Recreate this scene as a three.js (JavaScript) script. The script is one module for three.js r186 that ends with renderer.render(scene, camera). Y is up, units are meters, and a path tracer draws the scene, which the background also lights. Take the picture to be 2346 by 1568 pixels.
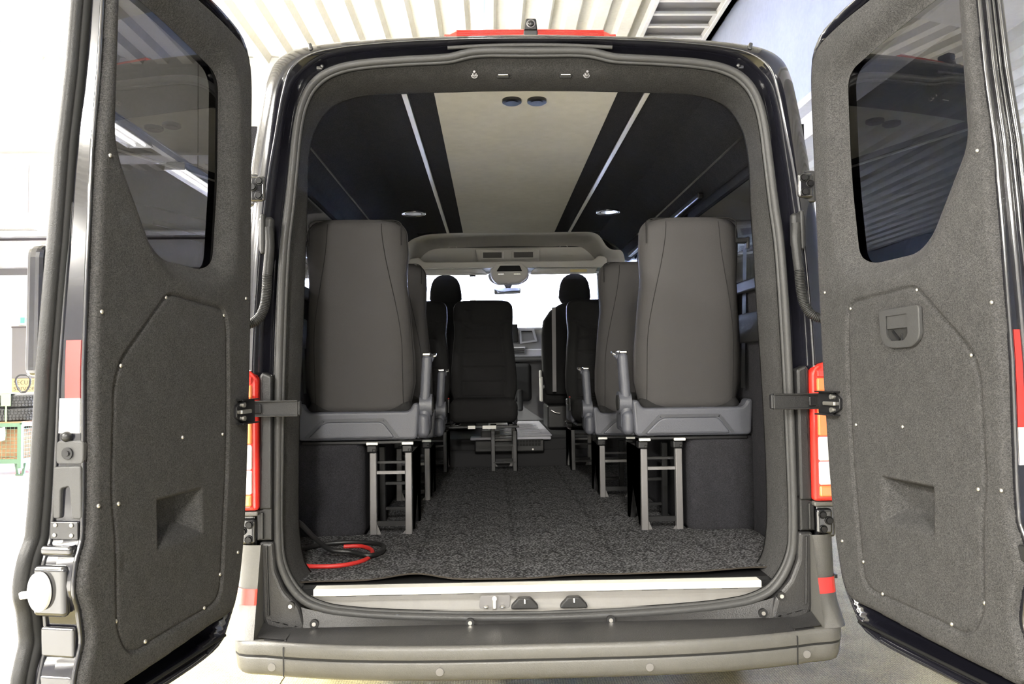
import * as THREE from 'three';
import { RoundedBoxGeometry } from 'three/addons/geometries/RoundedBoxGeometry.js';
import { mergeGeometries } from 'three/addons/utils/BufferGeometryUtils.js';
import { RectAreaLightUniformsLib } from 'three/addons/lights/RectAreaLightUniformsLib.js';

// ---------------------------------------------------------------- camera, sky, exposure
const scene = new THREE.Scene();
const camera = new THREE.PerspectiveCamera(2 * Math.atan(784 / 1766.5) * 180 / Math.PI, 2346 / 1568, 0.05, 200);
camera.position.set(-0.1366, 1.27, 2.3786);
camera.rotation.order = 'YXZ';
camera.rotation.set(0.03704, -0.02686, -0.01264);
scene.background = new THREE.Color().setRGB(10.0, 10.8, 17.0);          // overcast daylight outside the front windows
const renderer = new THREE.WebGLRenderer({ antialias: true });
renderer.toneMapping = THREE.LinearToneMapping;
renderer.toneMappingExposure = 9.4;
renderer.shadowMap.enabled = true;
RectAreaLightUniformsLib.init();
const LAMP_COLOR = new THREE.Color().setRGB(1.0, 0.96, 0.88);
const LAMP_POWER = 60;

// ---------------------------------------------------------------- helpers
let seed = 12345;
const rnd = () => { seed = (seed * 1664525 + 1013904223) >>> 0; return seed / 4294967296; };
const V = (x, y, z) => new THREE.Vector3(x, y, z);
const lerp = (a, b, t) => a + (b - a) * t;
const clamp = (x, a = 0, b = 1) => Math.min(b, Math.max(a, x));
const smooth = (a, b, x) => { const t = clamp((x - a) / (b - a)); return t * t * (3 - 2 * t); };
function table(pairs) {                                              // piecewise-linear lookup, pairs sorted by x
  return x => {
    if (x <= pairs[0][0]) return pairs[0][1];
    for (let i = 1; i < pairs.length; i++) if (x <= pairs[i][0]) { const [a, b] = pairs[i - 1], [c, d] = pairs[i]; return lerp(b, d, (x - a) / (c - a)); }
    return pairs[pairs.length - 1][1];
  };
}
const taken = {};
function numbered(name) { const n = taken[name] = (taken[name] ?? -1) + 1; return n ? `${name}_${String(n).padStart(3, '0')}` : name; }
function boxUV(g) {                                                  // uv in metres, laid over the surface's own axes
  const p = g.attributes.position, n = g.attributes.normal, uv = new Float32Array(p.count * 2);
  for (let i = 0; i < p.count; i += 3) {
    let ax = 0, ay = 0, az = 0;
    for (let k = i; k < i + 3; k++) { ax += n.getX(k); ay += n.getY(k); az += n.getZ(k); }
    ax = Math.abs(ax); ay = Math.abs(ay); az = Math.abs(az);
    for (let k = i; k < i + 3; k++) {
      const x = p.getX(k), y = p.getY(k), z = p.getZ(k);
      if (ay >= ax && ay >= az) { uv[2 * k] = x; uv[2 * k + 1] = z; } else if (ax >= az) { uv[2 * k] = z; uv[2 * k + 1] = y; } else { uv[2 * k] = x; uv[2 * k + 1] = y; }
    }
  }
  g.setAttribute('uv', new THREE.BufferAttribute(uv, 2));
  return g;
}
function clean(g, keepUV) {
  let h = g.index ? g.toNonIndexed() : g.clone();
  for (const k of Object.keys(h.attributes)) if (!['position', 'normal', 'uv'].includes(k)) h.deleteAttribute(k);
  if (!h.attributes.normal) h.computeVertexNormals();
  if (!keepUV || !h.attributes.uv) boxUV(h);
  return h;
}
function mesh(name, geos, mat, parent, keepUV) {
  geos = [geos].flat(9).filter(Boolean).map(g => clean(g, keepUV));
  const m = new THREE.Mesh(geos.length > 1 ? mergeGeometries(geos) : geos[0], mat);
  m.castShadow = m.receiveShadow = true;
  m.name = parent ? name : numbered(name);
  (parent ?? scene).add(m);
  return m;
}
function thing(name, label, category, [x, y, z] = [0, 0, 0], turn = 0, group) {
  const o = new THREE.Group(); o.name = numbered(name); o.position.set(x, y, z); o.rotation.y = turn; scene.add(o);
  return tag(o, label, category, group);
}
function tag(o, label, category, group) { o.userData = { label, category }; if (group) o.userData.group = group; return o; }
function structure(name, geos, mat, label, keepUV) { const m = mesh(name, geos, mat, null, keepUV); m.userData = { kind: 'structure', label, category: name.split('_')[0] }; return m; }
const M4 = (x = 0, y = 0, z = 0, rx = 0, ry = 0, rz = 0) => new THREE.Matrix4().compose(V(x, y, z), new THREE.Quaternion().setFromEuler(new THREE.Euler(rx, ry, rz)), V(1, 1, 1));
const put = (g, ...a) => g.applyMatrix4(M4(...a));
const box = (w, h, d, x = 0, y = 0, z = 0, rx, ry, rz) => put(new THREE.BoxGeometry(w, h, d), x, y, z, rx, ry, rz);
const span = (x0, x1, y0, y1, z0, z1) => box(Math.abs(x1 - x0), Math.abs(y1 - y0), Math.abs(z1 - z0), (x0 + x1) / 2, (y0 + y1) / 2, (z0 + z1) / 2);
const rbox = (w, h, d, r, x = 0, y = 0, z = 0, rx, ry, rz) => put(new RoundedBoxGeometry(w, h, d, 3, Math.min(r, w / 2.01, h / 2.01, d / 2.01)), x, y, z, rx, ry, rz);
const cyl = (r0, r1, h, n = 20, x = 0, y = 0, z = 0, rx, ry, rz) => put(new THREE.CylinderGeometry(r1, r0, h, n), x, y, z, rx, ry, rz);
const ball = (r, x, y, z, sx = 1, sy = 1, sz = 1, n = 12) => { const g = new THREE.SphereGeometry(r, n, Math.ceil(n * 0.7)); g.scale(sx, sy, sz); return g.translate(x, y, z); };
function tube(pts, r, n = 64, radial = 10, closed = false) {
  return new THREE.TubeGeometry(new THREE.CatmullRomCurve3(pts.map(p => p.isVector3 ? p : V(...p)), closed, 'centripetal'), n, r, radial, closed);
}
function bar(a, b, w, d = w, r = 0) {                                 // square bar from a to b
  const A = V(...a), B = V(...b), L = A.distanceTo(B), g = r ? new RoundedBoxGeometry(w, L, d, 2, r) : new THREE.BoxGeometry(w, L, d);
  const m = new THREE.Matrix4().compose(A.clone().add(B).multiplyScalar(0.5), new THREE.Quaternion().setFromUnitVectors(V(0, 1, 0), B.clone().sub(A).normalize()), V(1, 1, 1));
  return g.applyMatrix4(m);
}
const rod = (a, b, r, n = 10) => { const A = V(...a), B = V(...b), g = new THREE.CylinderGeometry(r, r, A.distanceTo(B), n); return g.applyMatrix4(new THREE.Matrix4().compose(A.clone().add(B).multiplyScalar(0.5), new THREE.Quaternion().setFromUnitVectors(V(0, 1, 0), B.clone().sub(A).normalize()), V(1, 1, 1))); };
function poly(pts) { const s = new THREE.Shape(); pts.forEach(([x, y], i) => i ? s.lineTo(x, y) : s.moveTo(x, y)); return s; }
function slab(pts, depth, bevel = 0, holes = []) {                   // outline in x, y; thickness along +z
  const s = poly(pts); for (const h of holes) s.holes.push(new THREE.Path(h.map(p => new THREE.Vector2(...p))));
  return new THREE.ExtrudeGeometry(s, { depth: depth - 2 * bevel, bevelEnabled: bevel > 0, bevelSize: bevel, bevelThickness: bevel, bevelSegments: 3, bevelOffset: -bevel, curveSegments: 8 }).translate(0, 0, bevel);
}
function rounded(pts, r, n = 5) {                                    // polygon with rounded corners
  const out = [], N = pts.length;
  for (let i = 0; i < N; i++) {
    const p = new THREE.Vector2(...pts[i]), a = new THREE.Vector2(...pts[(i + N - 1) % N]).sub(p), b = new THREE.Vector2(...pts[(i + 1) % N]).sub(p);
    const q = Math.min(pts[i][2] ?? r, a.length() * 0.49, b.length() * 0.49); a.setLength(q); b.setLength(q);
    for (let k = 0; k <= n; k++) { const t = k / n, u = 1 - t; out.push([p.x + a.x * u * u + b.x * t * t, p.y + a.y * u * u + b.y * t * t]); }
  }
  return out;
}
function indexed(pos, idx) { const g = new THREE.BufferGeometry(); g.setAttribute('position', new THREE.Float32BufferAttribute(pos, 3)); g.setIndex(idx); g.computeVertexNormals(); return g; }
function strip(rings, closed = false, caps = false) {                // quads between successive rings of points
  const n = rings[0].length, pos = [], idx = [];
  for (const r of rings) for (const p of r) pos.push(p.x ?? p[0], p.y ?? p[1], p.z ?? p[2]);
  for (let i = 0; i + 1 < rings.length; i++) for (let j = 0; j < (closed ? n : n - 1); j++) {
    const a = i * n + j, b = i * n + (j + 1) % n, c = a + n, d = b + n; idx.push(a, b, d, a, d, c);
  }
  const g = indexed(pos, idx);
  if (!caps) return g;
  const lid = (r, flip) => { const m = [0, 0, 0], q = []; for (const p of r) { const a = [p.x ?? p[0], p.y ?? p[1], p.z ?? p[2]]; q.push(...a); for (let k = 0; k < 3; k++) m[k] += a[k] / n; } q.push(...m); const t = []; for (let j = 0; j < n; j++) flip ? t.push(j, n, (j + 1) % n) : t.push(j, (j + 1) % n, n); return indexed(q, t); };
  return [g, lid(rings[0], true), lid(rings[rings.length - 1], false)];
}
function grid(nu, nv, fn) {                                          // fn(u, v) -> [x, y, z]
  const rings = []; for (let i = 0; i <= nv; i++) { const r = []; for (let j = 0; j <= nu; j++) r.push(fn(j / nu, i / nv)); rings.push(r); } return strip(rings);
}
function mirror(g) {                                                 // the geometry seen in a mirror across x = 0
  if (Array.isArray(g)) return g.map(mirror);
  const h = g.index ? g.toNonIndexed() : g.clone(); h.scale(-1, 1, 1);
  for (const k of Object.keys(h.attributes)) { const a = h.attributes[k], s = a.itemSize; for (let i = 0; i < a.count; i += 3) for (let c = 0; c < s; c++) { const t = a.array[(i + 1) * s + c]; a.array[(i + 1) * s + c] = a.array[(i + 2) * s + c]; a.array[(i + 2) * s + c] = t; } }
  return h;
}
const sided = (g, side) => side < 0 ? mirror(g) : g;
function curve2(pts, n = 160) { return new THREE.CatmullRomCurve3(pts.map(([x, y]) => V(x, y, 0)), false, 'centripetal').getSpacedPoints(n).map(p => [p.x, p.y]); }
function signed(pts) {                                               // signed distance to a polygon, positive inside
  const n = pts.length;
  return (x, y) => {
    let d = 1e9, s = false;
    for (let i = 0, j = n - 1; i < n; j = i++) {
      const [ax, ay] = pts[j], [bx, by] = pts[i], ex = bx - ax, ey = by - ay, wx = x - ax, wy = y - ay, t = clamp((wx * ex + wy * ey) / (ex * ex + ey * ey || 1e-12));
      const dx = wx - ex * t, dy = wy - ey * t, q = dx * dx + dy * dy; if (q < d) d = q;
      if ((by > y) !== (ay > y) && x < ex * (y - by) / (ey || 1e-12) + bx) s = !s;
    }
    return (s ? 1 : -1) * Math.sqrt(d);
  };
}
function relief(outline, holes, cell, height) {                      // a panel over an outline with holes, modelled by height(x, y, distance from its edge)
  const so = signed(outline), sh = holes.map(signed), sd = (x, y) => { let d = so(x, y); for (const f of sh) d = Math.min(d, -f(x, y)); return d; };
  let x0 = 1e9, x1 = -1e9, y0 = 1e9, y1 = -1e9; for (const [x, y] of outline) { x0 = Math.min(x0, x); x1 = Math.max(x1, x); y0 = Math.min(y0, y); y1 = Math.max(y1, y); }
  const nx = Math.ceil((x1 - x0) / cell) + 2, ny = Math.ceil((y1 - y0) / cell) + 2, pos = [], ok = [], idx = [];
  for (let j = 0; j <= ny; j++) for (let i = 0; i <= nx; i++) {
    let x = x0 - cell + i * cell, y = y0 - cell + j * cell, d = sd(x, y);
    if (Math.abs(d) < cell * 0.72) { for (let k = 0; k < 2; k++) { const e = 1e-4, gx = (sd(x + e, y) - sd(x - e, y)) / (2 * e), gy = (sd(x, y + e) - sd(x, y - e)) / (2 * e), l = gx * gx + gy * gy || 1; x -= d * gx / l; y -= d * gy / l; d = sd(x, y); } d = Math.max(d, 0); }
    ok.push(d >= 0); pos.push(x, y, d >= 0 ? height(x, y, d) : 0);
  }
  const w = nx + 1;
  for (let j = 0; j < ny; j++) for (let i = 0; i < nx; i++) {
    const a = j * w + i, b = a + 1, c = a + w, e = c + 1, q = [a, b, e, c].filter(k => ok[k]);
    if (q.length === 4) idx.push(a, b, e, a, e, c); else if (q.length === 3) idx.push(...q);
  }
  return indexed(pos, idx);
}
function wallOf(outline, z0, z1, closed = true) { return strip([outline.map(([x, y]) => [x, y, z0(x, y)]), outline.map(([x, y]) => [x, y, z1(x, y)])], closed); }

// ---------------------------------------------------------------- textures and materials
function noiseField(n, cells, s) {                                   // tileable value noise
  const old = seed; seed = s; const a = Float32Array.from({ length: cells * cells }, rnd); seed = old;
  const out = new Float32Array(n * n);
  for (let y = 0; y < n; y++) for (let x = 0; x < n; x++) {
    const u = x / n * cells, v = y / n * cells, i = Math.floor(u), j = Math.floor(v), f = u - i, g = v - j, q = f * f * (3 - 2 * f), r = g * g * (3 - 2 * g);
    const A = (I, J) => a[(J % cells) * cells + I % cells];
    out[y * n + x] = lerp(lerp(A(i, j), A(i + 1, j), q), lerp(A(i, j + 1), A(i + 1, j + 1), q), r);
  }
  return out;
}
function dataTexture(n, fn, srgb, tile) {
  const d = new Uint8Array(n * n * 4);
  for (let i = 0; i < n * n; i++) { const c = fn(i % n, Math.floor(i / n), i); for (let k = 0; k < 3; k++) d[4 * i + k] = clamp(Array.isArray(c) ? c[k] : c) * 255; d[4 * i + 3] = 255; }
  const t = new THREE.DataTexture(d, n, n); t.wrapS = t.wrapT = THREE.RepeatWrapping; t.magFilter = THREE.LinearFilter; t.minFilter = THREE.LinearMipmapLinearFilter; t.generateMipmaps = true;
  if (srgb) t.colorSpace = THREE.SRGBColorSpace; t.repeat.set(1 / tile, 1 / tile); t.needsUpdate = true; return t;
}
const white = (n, s) => { const old = seed; seed = s; const a = Float32Array.from({ length: n * n }, rnd); seed = old; return a; };
const n1 = noiseField(512, 170, 1), n2 = noiseField(512, 60, 2), n3 = noiseField(512, 9, 3), w1 = white(512 * 1, 4);
const feltMap = dataTexture(512, (x, y, i) => 0.50 + 0.20 * (n1[i] - 0.5) + 0.20 * (w1[i] - 0.5) + 0.05 * (n2[i] - 0.5) + 0.03 * (n3[i] - 0.5), true, 0.22);
const feltBump = dataTexture(512, (x, y, i) => 0.5 + 0.5 * (n1[i] - 0.5) + 0.4 * (w1[i] - 0.5), false, 0.22);
const grainBump = dataTexture(512, (x, y, i) => 0.5 + 0.7 * (n1[i] - 0.5) + 0.3 * (n2[i] - 0.5), false, 0.2);
const patchMap = dataTexture(512, (x, y, i) => 0.90 + 0.035 * (n3[i] - 0.5) + 0.03 * (n2[i] - 0.5) + 0.02 * (w1[i] - 0.5), true, 1.6);
const loops = white(64, 9), loopShade = (x, y) => {                  // loop pile in staggered rows
  const row = Math.floor(y / 8), u = (x + (row % 2) * 4) / 8, c = Math.floor(u) % 64, dx = (u % 1) - 0.5, dy = (y % 8) / 8 - 0.5;
  return [loops[(row % 64) * 64 + c], Math.max(0, 1 - 3.2 * (dx * dx + dy * dy * 1.2))];
};
const loopMap = dataTexture(512, (x, y, i) => { const [v, h] = loopShade(x, y); const b = v < 0.3 ? 0.30 : v < 0.72 ? 0.46 : 0.70; return b * (0.9 + 0.1 * h) + 0.10 * (w1[i] - 0.5) + 0.06 * (n3[i] - 0.5); }, true, 0.34);
const loopBump = dataTexture(512, (x, y, i) => loopShade(x, y)[1], false, 0.34);
const hallMap = dataTexture(512, (x, y, i) => { const b = 0.60 + 0.16 * (n1[i] - 0.5) + 0.22 * (w1[i] - 0.5) + 0.10 * (n3[i] - 0.5) + ((x % 8) < 4 ? 0.04 : -0.04) + ((y % 8) < 4 ? 0.03 : -0.03); return [b * 1.05, b, b * 0.76]; }, true, 0.7);
const std = (c, rough = 0.6, extra = {}) => { const { metal = 0, ...e } = extra; const m = new THREE.MeshPhysicalMaterial({ color: Array.isArray(c) ? new THREE.Color().setRGB(...c) : c, roughness: rough, metalness: metal, side: THREE.DoubleSide, ...e }); return m; };
const felt = (c, bump = 0.0012) => std(c, 1, { map: feltMap, bumpMap: feltBump, bumpScale: bump, sheen: 0.2, sheenRoughness: 0.7, sheenColor: new THREE.Color(0.08, 0.08, 0.082), specularIntensity: 0.15 });
const M = {
  doorFelt: felt([0.195, 0.191, 0.190], 0.0008), lining: felt([0.12, 0.118, 0.134], 0.0008), trimFelt: felt([0.19, 0.187, 0.187], 0.0008),
  paint: std([0.006, 0.006, 0.009], 0.14, { clearcoat: 1, clearcoatRoughness: 0.03 }),
  paintEdge: std([0.012, 0.012, 0.014], 0.2, { clearcoat: 1, clearcoatRoughness: 0.05 }),
  seal: std([0.045, 0.045, 0.045], 0.42, { specularIntensity: 0.5, bumpMap: grainBump, bumpScale: 0.0003 }),
  sealMid: std([0.022, 0.022, 0.022], 0.4, { specularIntensity: 0.5, bumpMap: grainBump, bumpScale: 0.0003 }), sealDark: std([0.010, 0.010, 0.010], 0.7, { specularIntensity: 0.2 }),
  black: std([0.009, 0.009, 0.0095], 0.45, { bumpMap: grainBump, bumpScale: 0.0003 }),
  blackGloss: std([0.012, 0.012, 0.013], 0.18),
  bumper: std([0.105, 0.102, 0.095], 0.42, { map: patchMap, bumpMap: grainBump, bumpScale: 0.0004 }),
  stepPlastic: std([0.026, 0.0255, 0.026], 0.42, { map: patchMap, bumpMap: grainBump, bumpScale: 0.0005 }),
  groove: std([0.006, 0.006, 0.006], 0.8),
  leather: std([0.050, 0.048, 0.048], 0.62, { specularIntensity: 0.25, bumpMap: grainBump, bumpScale: 0.0004 }),
  leatherSide: std([0.018, 0.0175, 0.0175], 0.7, { specularIntensity: 0.25, bumpMap: grainBump, bumpScale: 0.0004 }),
  fabric: std([0.019, 0.0186, 0.019], 0.9, { specularIntensity: 0.4, bumpMap: grainBump, bumpScale: 0.0006 }),
  seatPlastic: std([0.074, 0.077, 0.092], 0.45, { bumpMap: grainBump, bumpScale: 0.0003 }),
  seatPlasticSide: std([0.045, 0.047, 0.056], 0.45, { bumpMap: grainBump, bumpScale: 0.0003 }),
  steelGrey: std([0.16, 0.155, 0.155], 0.4, { metal: 0.35 }),
  steelDark: std([0.012, 0.012, 0.013], 0.4, { metal: 0.3 }),
  chrome: std([0.8, 0.8, 0.8], 0.12, { metal: 1 }),
  zinc: std([0.62, 0.60, 0.56], 0.3, { metal: 0.9 }),
  alu: std([0.80, 0.78, 0.72], 0.35, { metal: 0.15 }),
  whitePlastic: std([0.78, 0.77, 0.72], 0.5),
  panelCream: std([0.74, 0.71, 0.62], 0.8, { map: patchMap }),
  cabCream: std([0.70, 0.68, 0.64], 0.75),
  cabGrey: std([0.14, 0.135, 0.13], 0.8),
  sillGrey: std([0.17, 0.163, 0.152], 0.5, { map: patchMap }),
  carpet: std([0.42, 0.42, 0.44], 1, { map: loopMap, bumpMap: loopBump, bumpScale: 0.003, specularIntensity: 0.2 }),
  carpetBack: std([0.022, 0.017, 0.012], 0.9),
  red: std([0.62, 0.02, 0.02], 0.22, { clearcoat: 0.6 }),
  redSoft: std([0.45, 0.022, 0.018], 0.5),
  lensRed: std([0.72, 0.03, 0.02], 0.15, { clearcoat: 1 }),
  lensOrange: std([0.9, 0.22, 0.06], 0.15, { clearcoat: 1 }),
  lensClear: std([0.85, 0.82, 0.78], 0.12, { clearcoat: 1 }),
  tint: std([0.06, 0.06, 0.064], 0.0, { transmission: 1, thickness: 0, ior: 1.5 }),
  clear: std([0.90, 0.93, 0.93], 0.0, { transmission: 1, thickness: 0, ior: 1.5 }),
  mirrorGlass: std([0.6, 0.62, 0.63], 0.03, { metal: 1 }),
  frit: std([0.012, 0.012, 0.012], 0.25),
  dash: std([0.20, 0.198, 0.21], 0.55), dashTop: std([0.42, 0.42, 0.46], 0.5), dashDark: std([0.010, 0.010, 0.012], 0.75),
  mat: std([0.40, 0.39, 0.43], 0.6, { bumpMap: grainBump, bumpScale: 0.001 }),
  hallWhite: std([0.66, 0.65, 0.62], 0.85, { map: patchMap }),
  hallCeil: std([0.74, 0.72, 0.65], 0.8, { map: patchMap }),
  hallDim: std([0.24, 0.26, 0.29], 0.85, { map: patchMap }), hallBlue: std([0.42, 0.46, 0.58], 0.85, { map: patchMap }),
  hallFloor: std([0.78, 0.77, 0.74], 0.35, { map: patchMap }),
  hallCarpet: std([0.74, 0.72, 0.67], 1, { map: hallMap, bumpMap: loopBump, bumpScale: 0.002 }),
  hallGrey: std([0.13, 0.123, 0.118], 0.7), hallLine: std([0.06, 0.05, 0.05], 0.6),
  outdoor: std([0.45, 0.46, 0.45], 0.9),
  lampBody: std([0.72, 0.73, 0.74], 0.45),
  green: std([0.028, 0.062, 0.034], 0.5), greenTag: std([0.12, 0.30, 0.07], 0.6), tyre: std([0.008, 0.008, 0.0085], 0.75),
  cardboard: std([0.19, 0.10, 0.045], 0.85, { map: patchMap }), paper: std([0.85, 0.85, 0.85], 0.7), wire: std([0.25, 0.24, 0.23], 0.5),
  orange: std([0.25, 0.10, 0.03], 0.6),
};

// ---------------------------------------------------------------- the hall
const HX0 = -11, HX1 = 2.4, HZ0 = -13.2, HZ1 = 10, HY = 5.0, BEAM = 3.9;
structure('floor', span(HX0 - 0.2, 7.2, -0.15, -0.006, HZ0 - 0.2, HZ1 + 0.2), M.hallFloor, 'pale polished hall floor left of the van');
structure('floor_carpet', [span(-2.52, -1.02, -0.006, 0, HZ0 + 0.1, 1.9), span(-1.014, 7.1, -0.006, 0, HZ0 + 0.1, 1.9)], M.hallCarpet, 'beige grey ribbed carpet tiles under the van');
// front wall with a wide band of windows that the windscreen looks out through
const WX0 = -4.6, WX1 = 3.6, WY0 = 0.5, WY1 = 3.25;
structure('wall_front', [span(HX0, WX0, 0, HY, HZ0 - 0.2, HZ0), span(WX0, 7, 0, WY0, HZ0 - 0.2, HZ0), span(WX0, 7, WY1, HY, HZ0 - 0.2, HZ0), span(WX1, 7, WY0, WY1, HZ0 - 0.2, HZ0)], M.hallWhite, 'white front wall of the hall with a window band');
for (let k = 0; k < 4; k++) {
  const x0 = WX0 + k * 2.05, x1 = x0 + 2.05, w = structure('window_' + (k + 1), [span(x0, x0 + 0.06, WY0, WY1, HZ0 - 0.14, HZ0 - 0.06), span(x1 - 0.06, x1, WY0, WY1, HZ0 - 0.14, HZ0 - 0.06), span(x0, x1, WY0, WY0 + 0.06, HZ0 - 0.14, HZ0 - 0.06), span(x0, x1, WY1 - 0.06, WY1, HZ0 - 0.14, HZ0 - 0.06)], M.whitePlastic, 'white framed window of the front wall');
  mesh('pane', span(x0 + 0.06, x1 - 0.06, WY0 + 0.06, WY1 - 0.06, HZ0 - 0.105, HZ0 - 0.1), M.clear, w);
}
structure('ground_outside', span(-30, 30, -0.3, -0.16, -45, HZ0 - 0.25), M.outdoor, 'pale paved yard outside the front windows');
structure('wall_left', span(HX0 - 0.2, HX0, 0, HY, HZ0, HZ1), M.hallWhite, 'white left wall of the hall');
structure('wall_back', span(HX0, 7, 0, HY, HZ1, HZ1 + 0.2), M.hallWhite, 'white wall behind the viewer');
structure('wall_right', span(7, 7.2, 0, 3.5, HZ0, HZ1), M.hallDim, 'blue grey outer wall of the side aisle');
structure('wall_upper_right', span(HX1, HX1 + 0.2, 3.42, HY + 0.1, HZ0, HZ1), M.hallBlue, 'pale blue upper wall to the right of the van roof');
// side aisle under a lower ribbed ceiling
function ribs(x0, x1, z0, z1, y, period, depth) {
  const pts = []; for (let x = x0; x < x1 - 1e-6; x += period) pts.push([x, 0], [x + period * 0.42, 0], [x + period * 0.54, depth], [x + period * 0.88, depth], [x + period, 0]);
  const rings = [z0, z1].map(z => pts.map(([px, d]) => [Math.min(px, x1), y + d, z])); const g = strip(rings).toNonIndexed(); g.computeVertexNormals();
  return [g, span(x0, x1, y + depth + 0.01, y + depth + 0.12, z0, z1)];
}
structure('ceiling_aisle', ribs(HX1 + 0.2, 7, HZ0, HZ1, 3.42, 0.25, 0.06), M.hallCeil, 'white ribbed sheet ceiling of the side aisle');
structure('trim_1', [span(HX1 - 0.02, HX1 + 0.28, 3.36, 3.42, HZ0, HZ1), span(HX1 + 0.1, HX1 + 0.14, 3.12, 3.36, HZ0, HZ1), span(HX1 - 0.02, HX1 + 0.28, 3.08, 3.12, HZ0, HZ1)], M.hallWhite, 'white steel girder along the foot of the upper wall');
const beams = [-11.75, -6.85, -1.95, 2.95, 7.85];
let zPrev = HZ0;
for (const zb of [...beams, HZ1]) { structure('ceiling', ribs(HX0, HX1, zPrev, zb, HY, 0.30, 0.09), M.hallCeil, 'white ribbed sheet ceiling between two downstand beams'); zPrev = zb; }
for (const zb of beams) structure('ceiling_beam', [span(HX0, HX1, BEAM, HY + 0.08, zb - 0.22, zb), span(HX0, HX1, BEAM - 0.03, BEAM, zb - 0.3, zb + 0.08)], M.hallWhite, 'deep white downstand beam across the hall ceiling');
structure('trim_2', span(HX0, -3, 3.99, 4.03, HZ0, HZ0 + 0.03), M.hallLine, 'thin black line along the top of the front wall');
structure('trim_3', span(HX0, WX0, 3.3, 3.42, HZ0, HZ0 + 0.04), M.hallGrey, 'grey band on the front wall');
// light tracks with their lamps: fluorescent rows parallel to the van
const trackX = [-7.0, -3.6, -0.2], TY = 3.62, lampGlow = std([0.9, 0.9, 0.88], 0.4, { emissive: LAMP_COLOR, emissiveIntensity: 3.2 });
const ORD = ['first', 'second', 'third', 'fourth', 'fifth', 'sixth', 'seventh', 'eighth', 'ninth', 'tenth'];
trackX.forEach((x, r) => {
  const t = thing('light_track', ['white lamp track hanging far left of the van', 'white lamp track hanging between van and left wall', 'white lamp track hanging over the van roof'][r], 'light track', [x, TY, 0], 0, 'lamp tracks under the ceiling');
  mesh('rail', [span(-0.035, 0.035, 0, 0.06, HZ0 + 0.4, HZ1 - 0.3), span(-0.05, 0.05, 0.06, 0.07, HZ0 + 0.4, HZ1 - 0.3)], M.lampBody, t);
  for (let z = HZ0 + 1.6; z < HZ1; z += 2.4) mesh('suspension_wire', rod([0, 0.07, z], [0, HY - TY, z], 0.005, 6), M.wire, t);
  let k = 0;
  for (let z = -9.25; z < HZ1 - 1; z += 2.35, k++) {
    if (r === 2 && z < 4.2) continue;
    const name = `white tube lamp ${['on the leftmost track', 'on the track left of the van', 'on the track above the van'][r]}`; const label = `${ORD[k]} from the front wall, ${name}`;
    const l = thing('ceiling_light', label, 'ceiling light', [x, TY - 0.09, z], 0, 'tube lamps on the tracks');
    mesh('housing', [rbox(0.20, 0.05, 1.52, 0.012, 0, 0.065, 0), slab([[-0.1, 0.045], [-0.13, 0], [-0.118, 0], [-0.09, 0.045]], 1.5).translate(0, 0, -0.75), slab([[0.1, 0.045], [0.13, 0], [0.118, 0], [0.09, 0.045]], 1.5).translate(0, 0, -0.75), rbox(0.22, 0.06, 0.02, 0.005, 0, 0.03, 0.76), rbox(0.22, 0.06, 0.02, 0.005, 0, 0.03, -0.76)], M.lampBody, l);
    for (const s of [-1, 1]) mesh('tube', rod([s * 0.05, 0.02, -0.73], [s * 0.05, 0.02, 0.73], 0.013, 12), lampGlow, l);
    const a = new THREE.RectAreaLight(LAMP_COLOR, LAMP_POWER, 0.2, 1.44); a.position.set(0, 0.002, 0); a.rotation.x = -Math.PI / 2; l.add(a);
  }
});
// slatted grille under the ceiling, right of the van roof
{ const t = thing('ceiling_grille', 'white ladder-like grille under the ceiling above the van roof', 'grille', [1.87, 4.9, -5.4]);
  mesh('rail', rbox(0.05, 0.10, 5.2, 0.008, -0.35, 0, 0), M.hallWhite, t); mesh('rail', rbox(0.05, 0.10, 5.2, 0.008, 0.35, 0, 0), M.hallWhite, t);
  for (let k = 0; k < 18; k++) mesh('slat', rbox(0.66, 0.03, 0.045, 0.006, 0, -0.02, -2.45 + k * 0.285), M.hallWhite, t);
  mesh('backing', span(-0.34, 0.34, 0.02, 0.04, -2.6, 2.6), M.hallGrey, t); }
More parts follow.
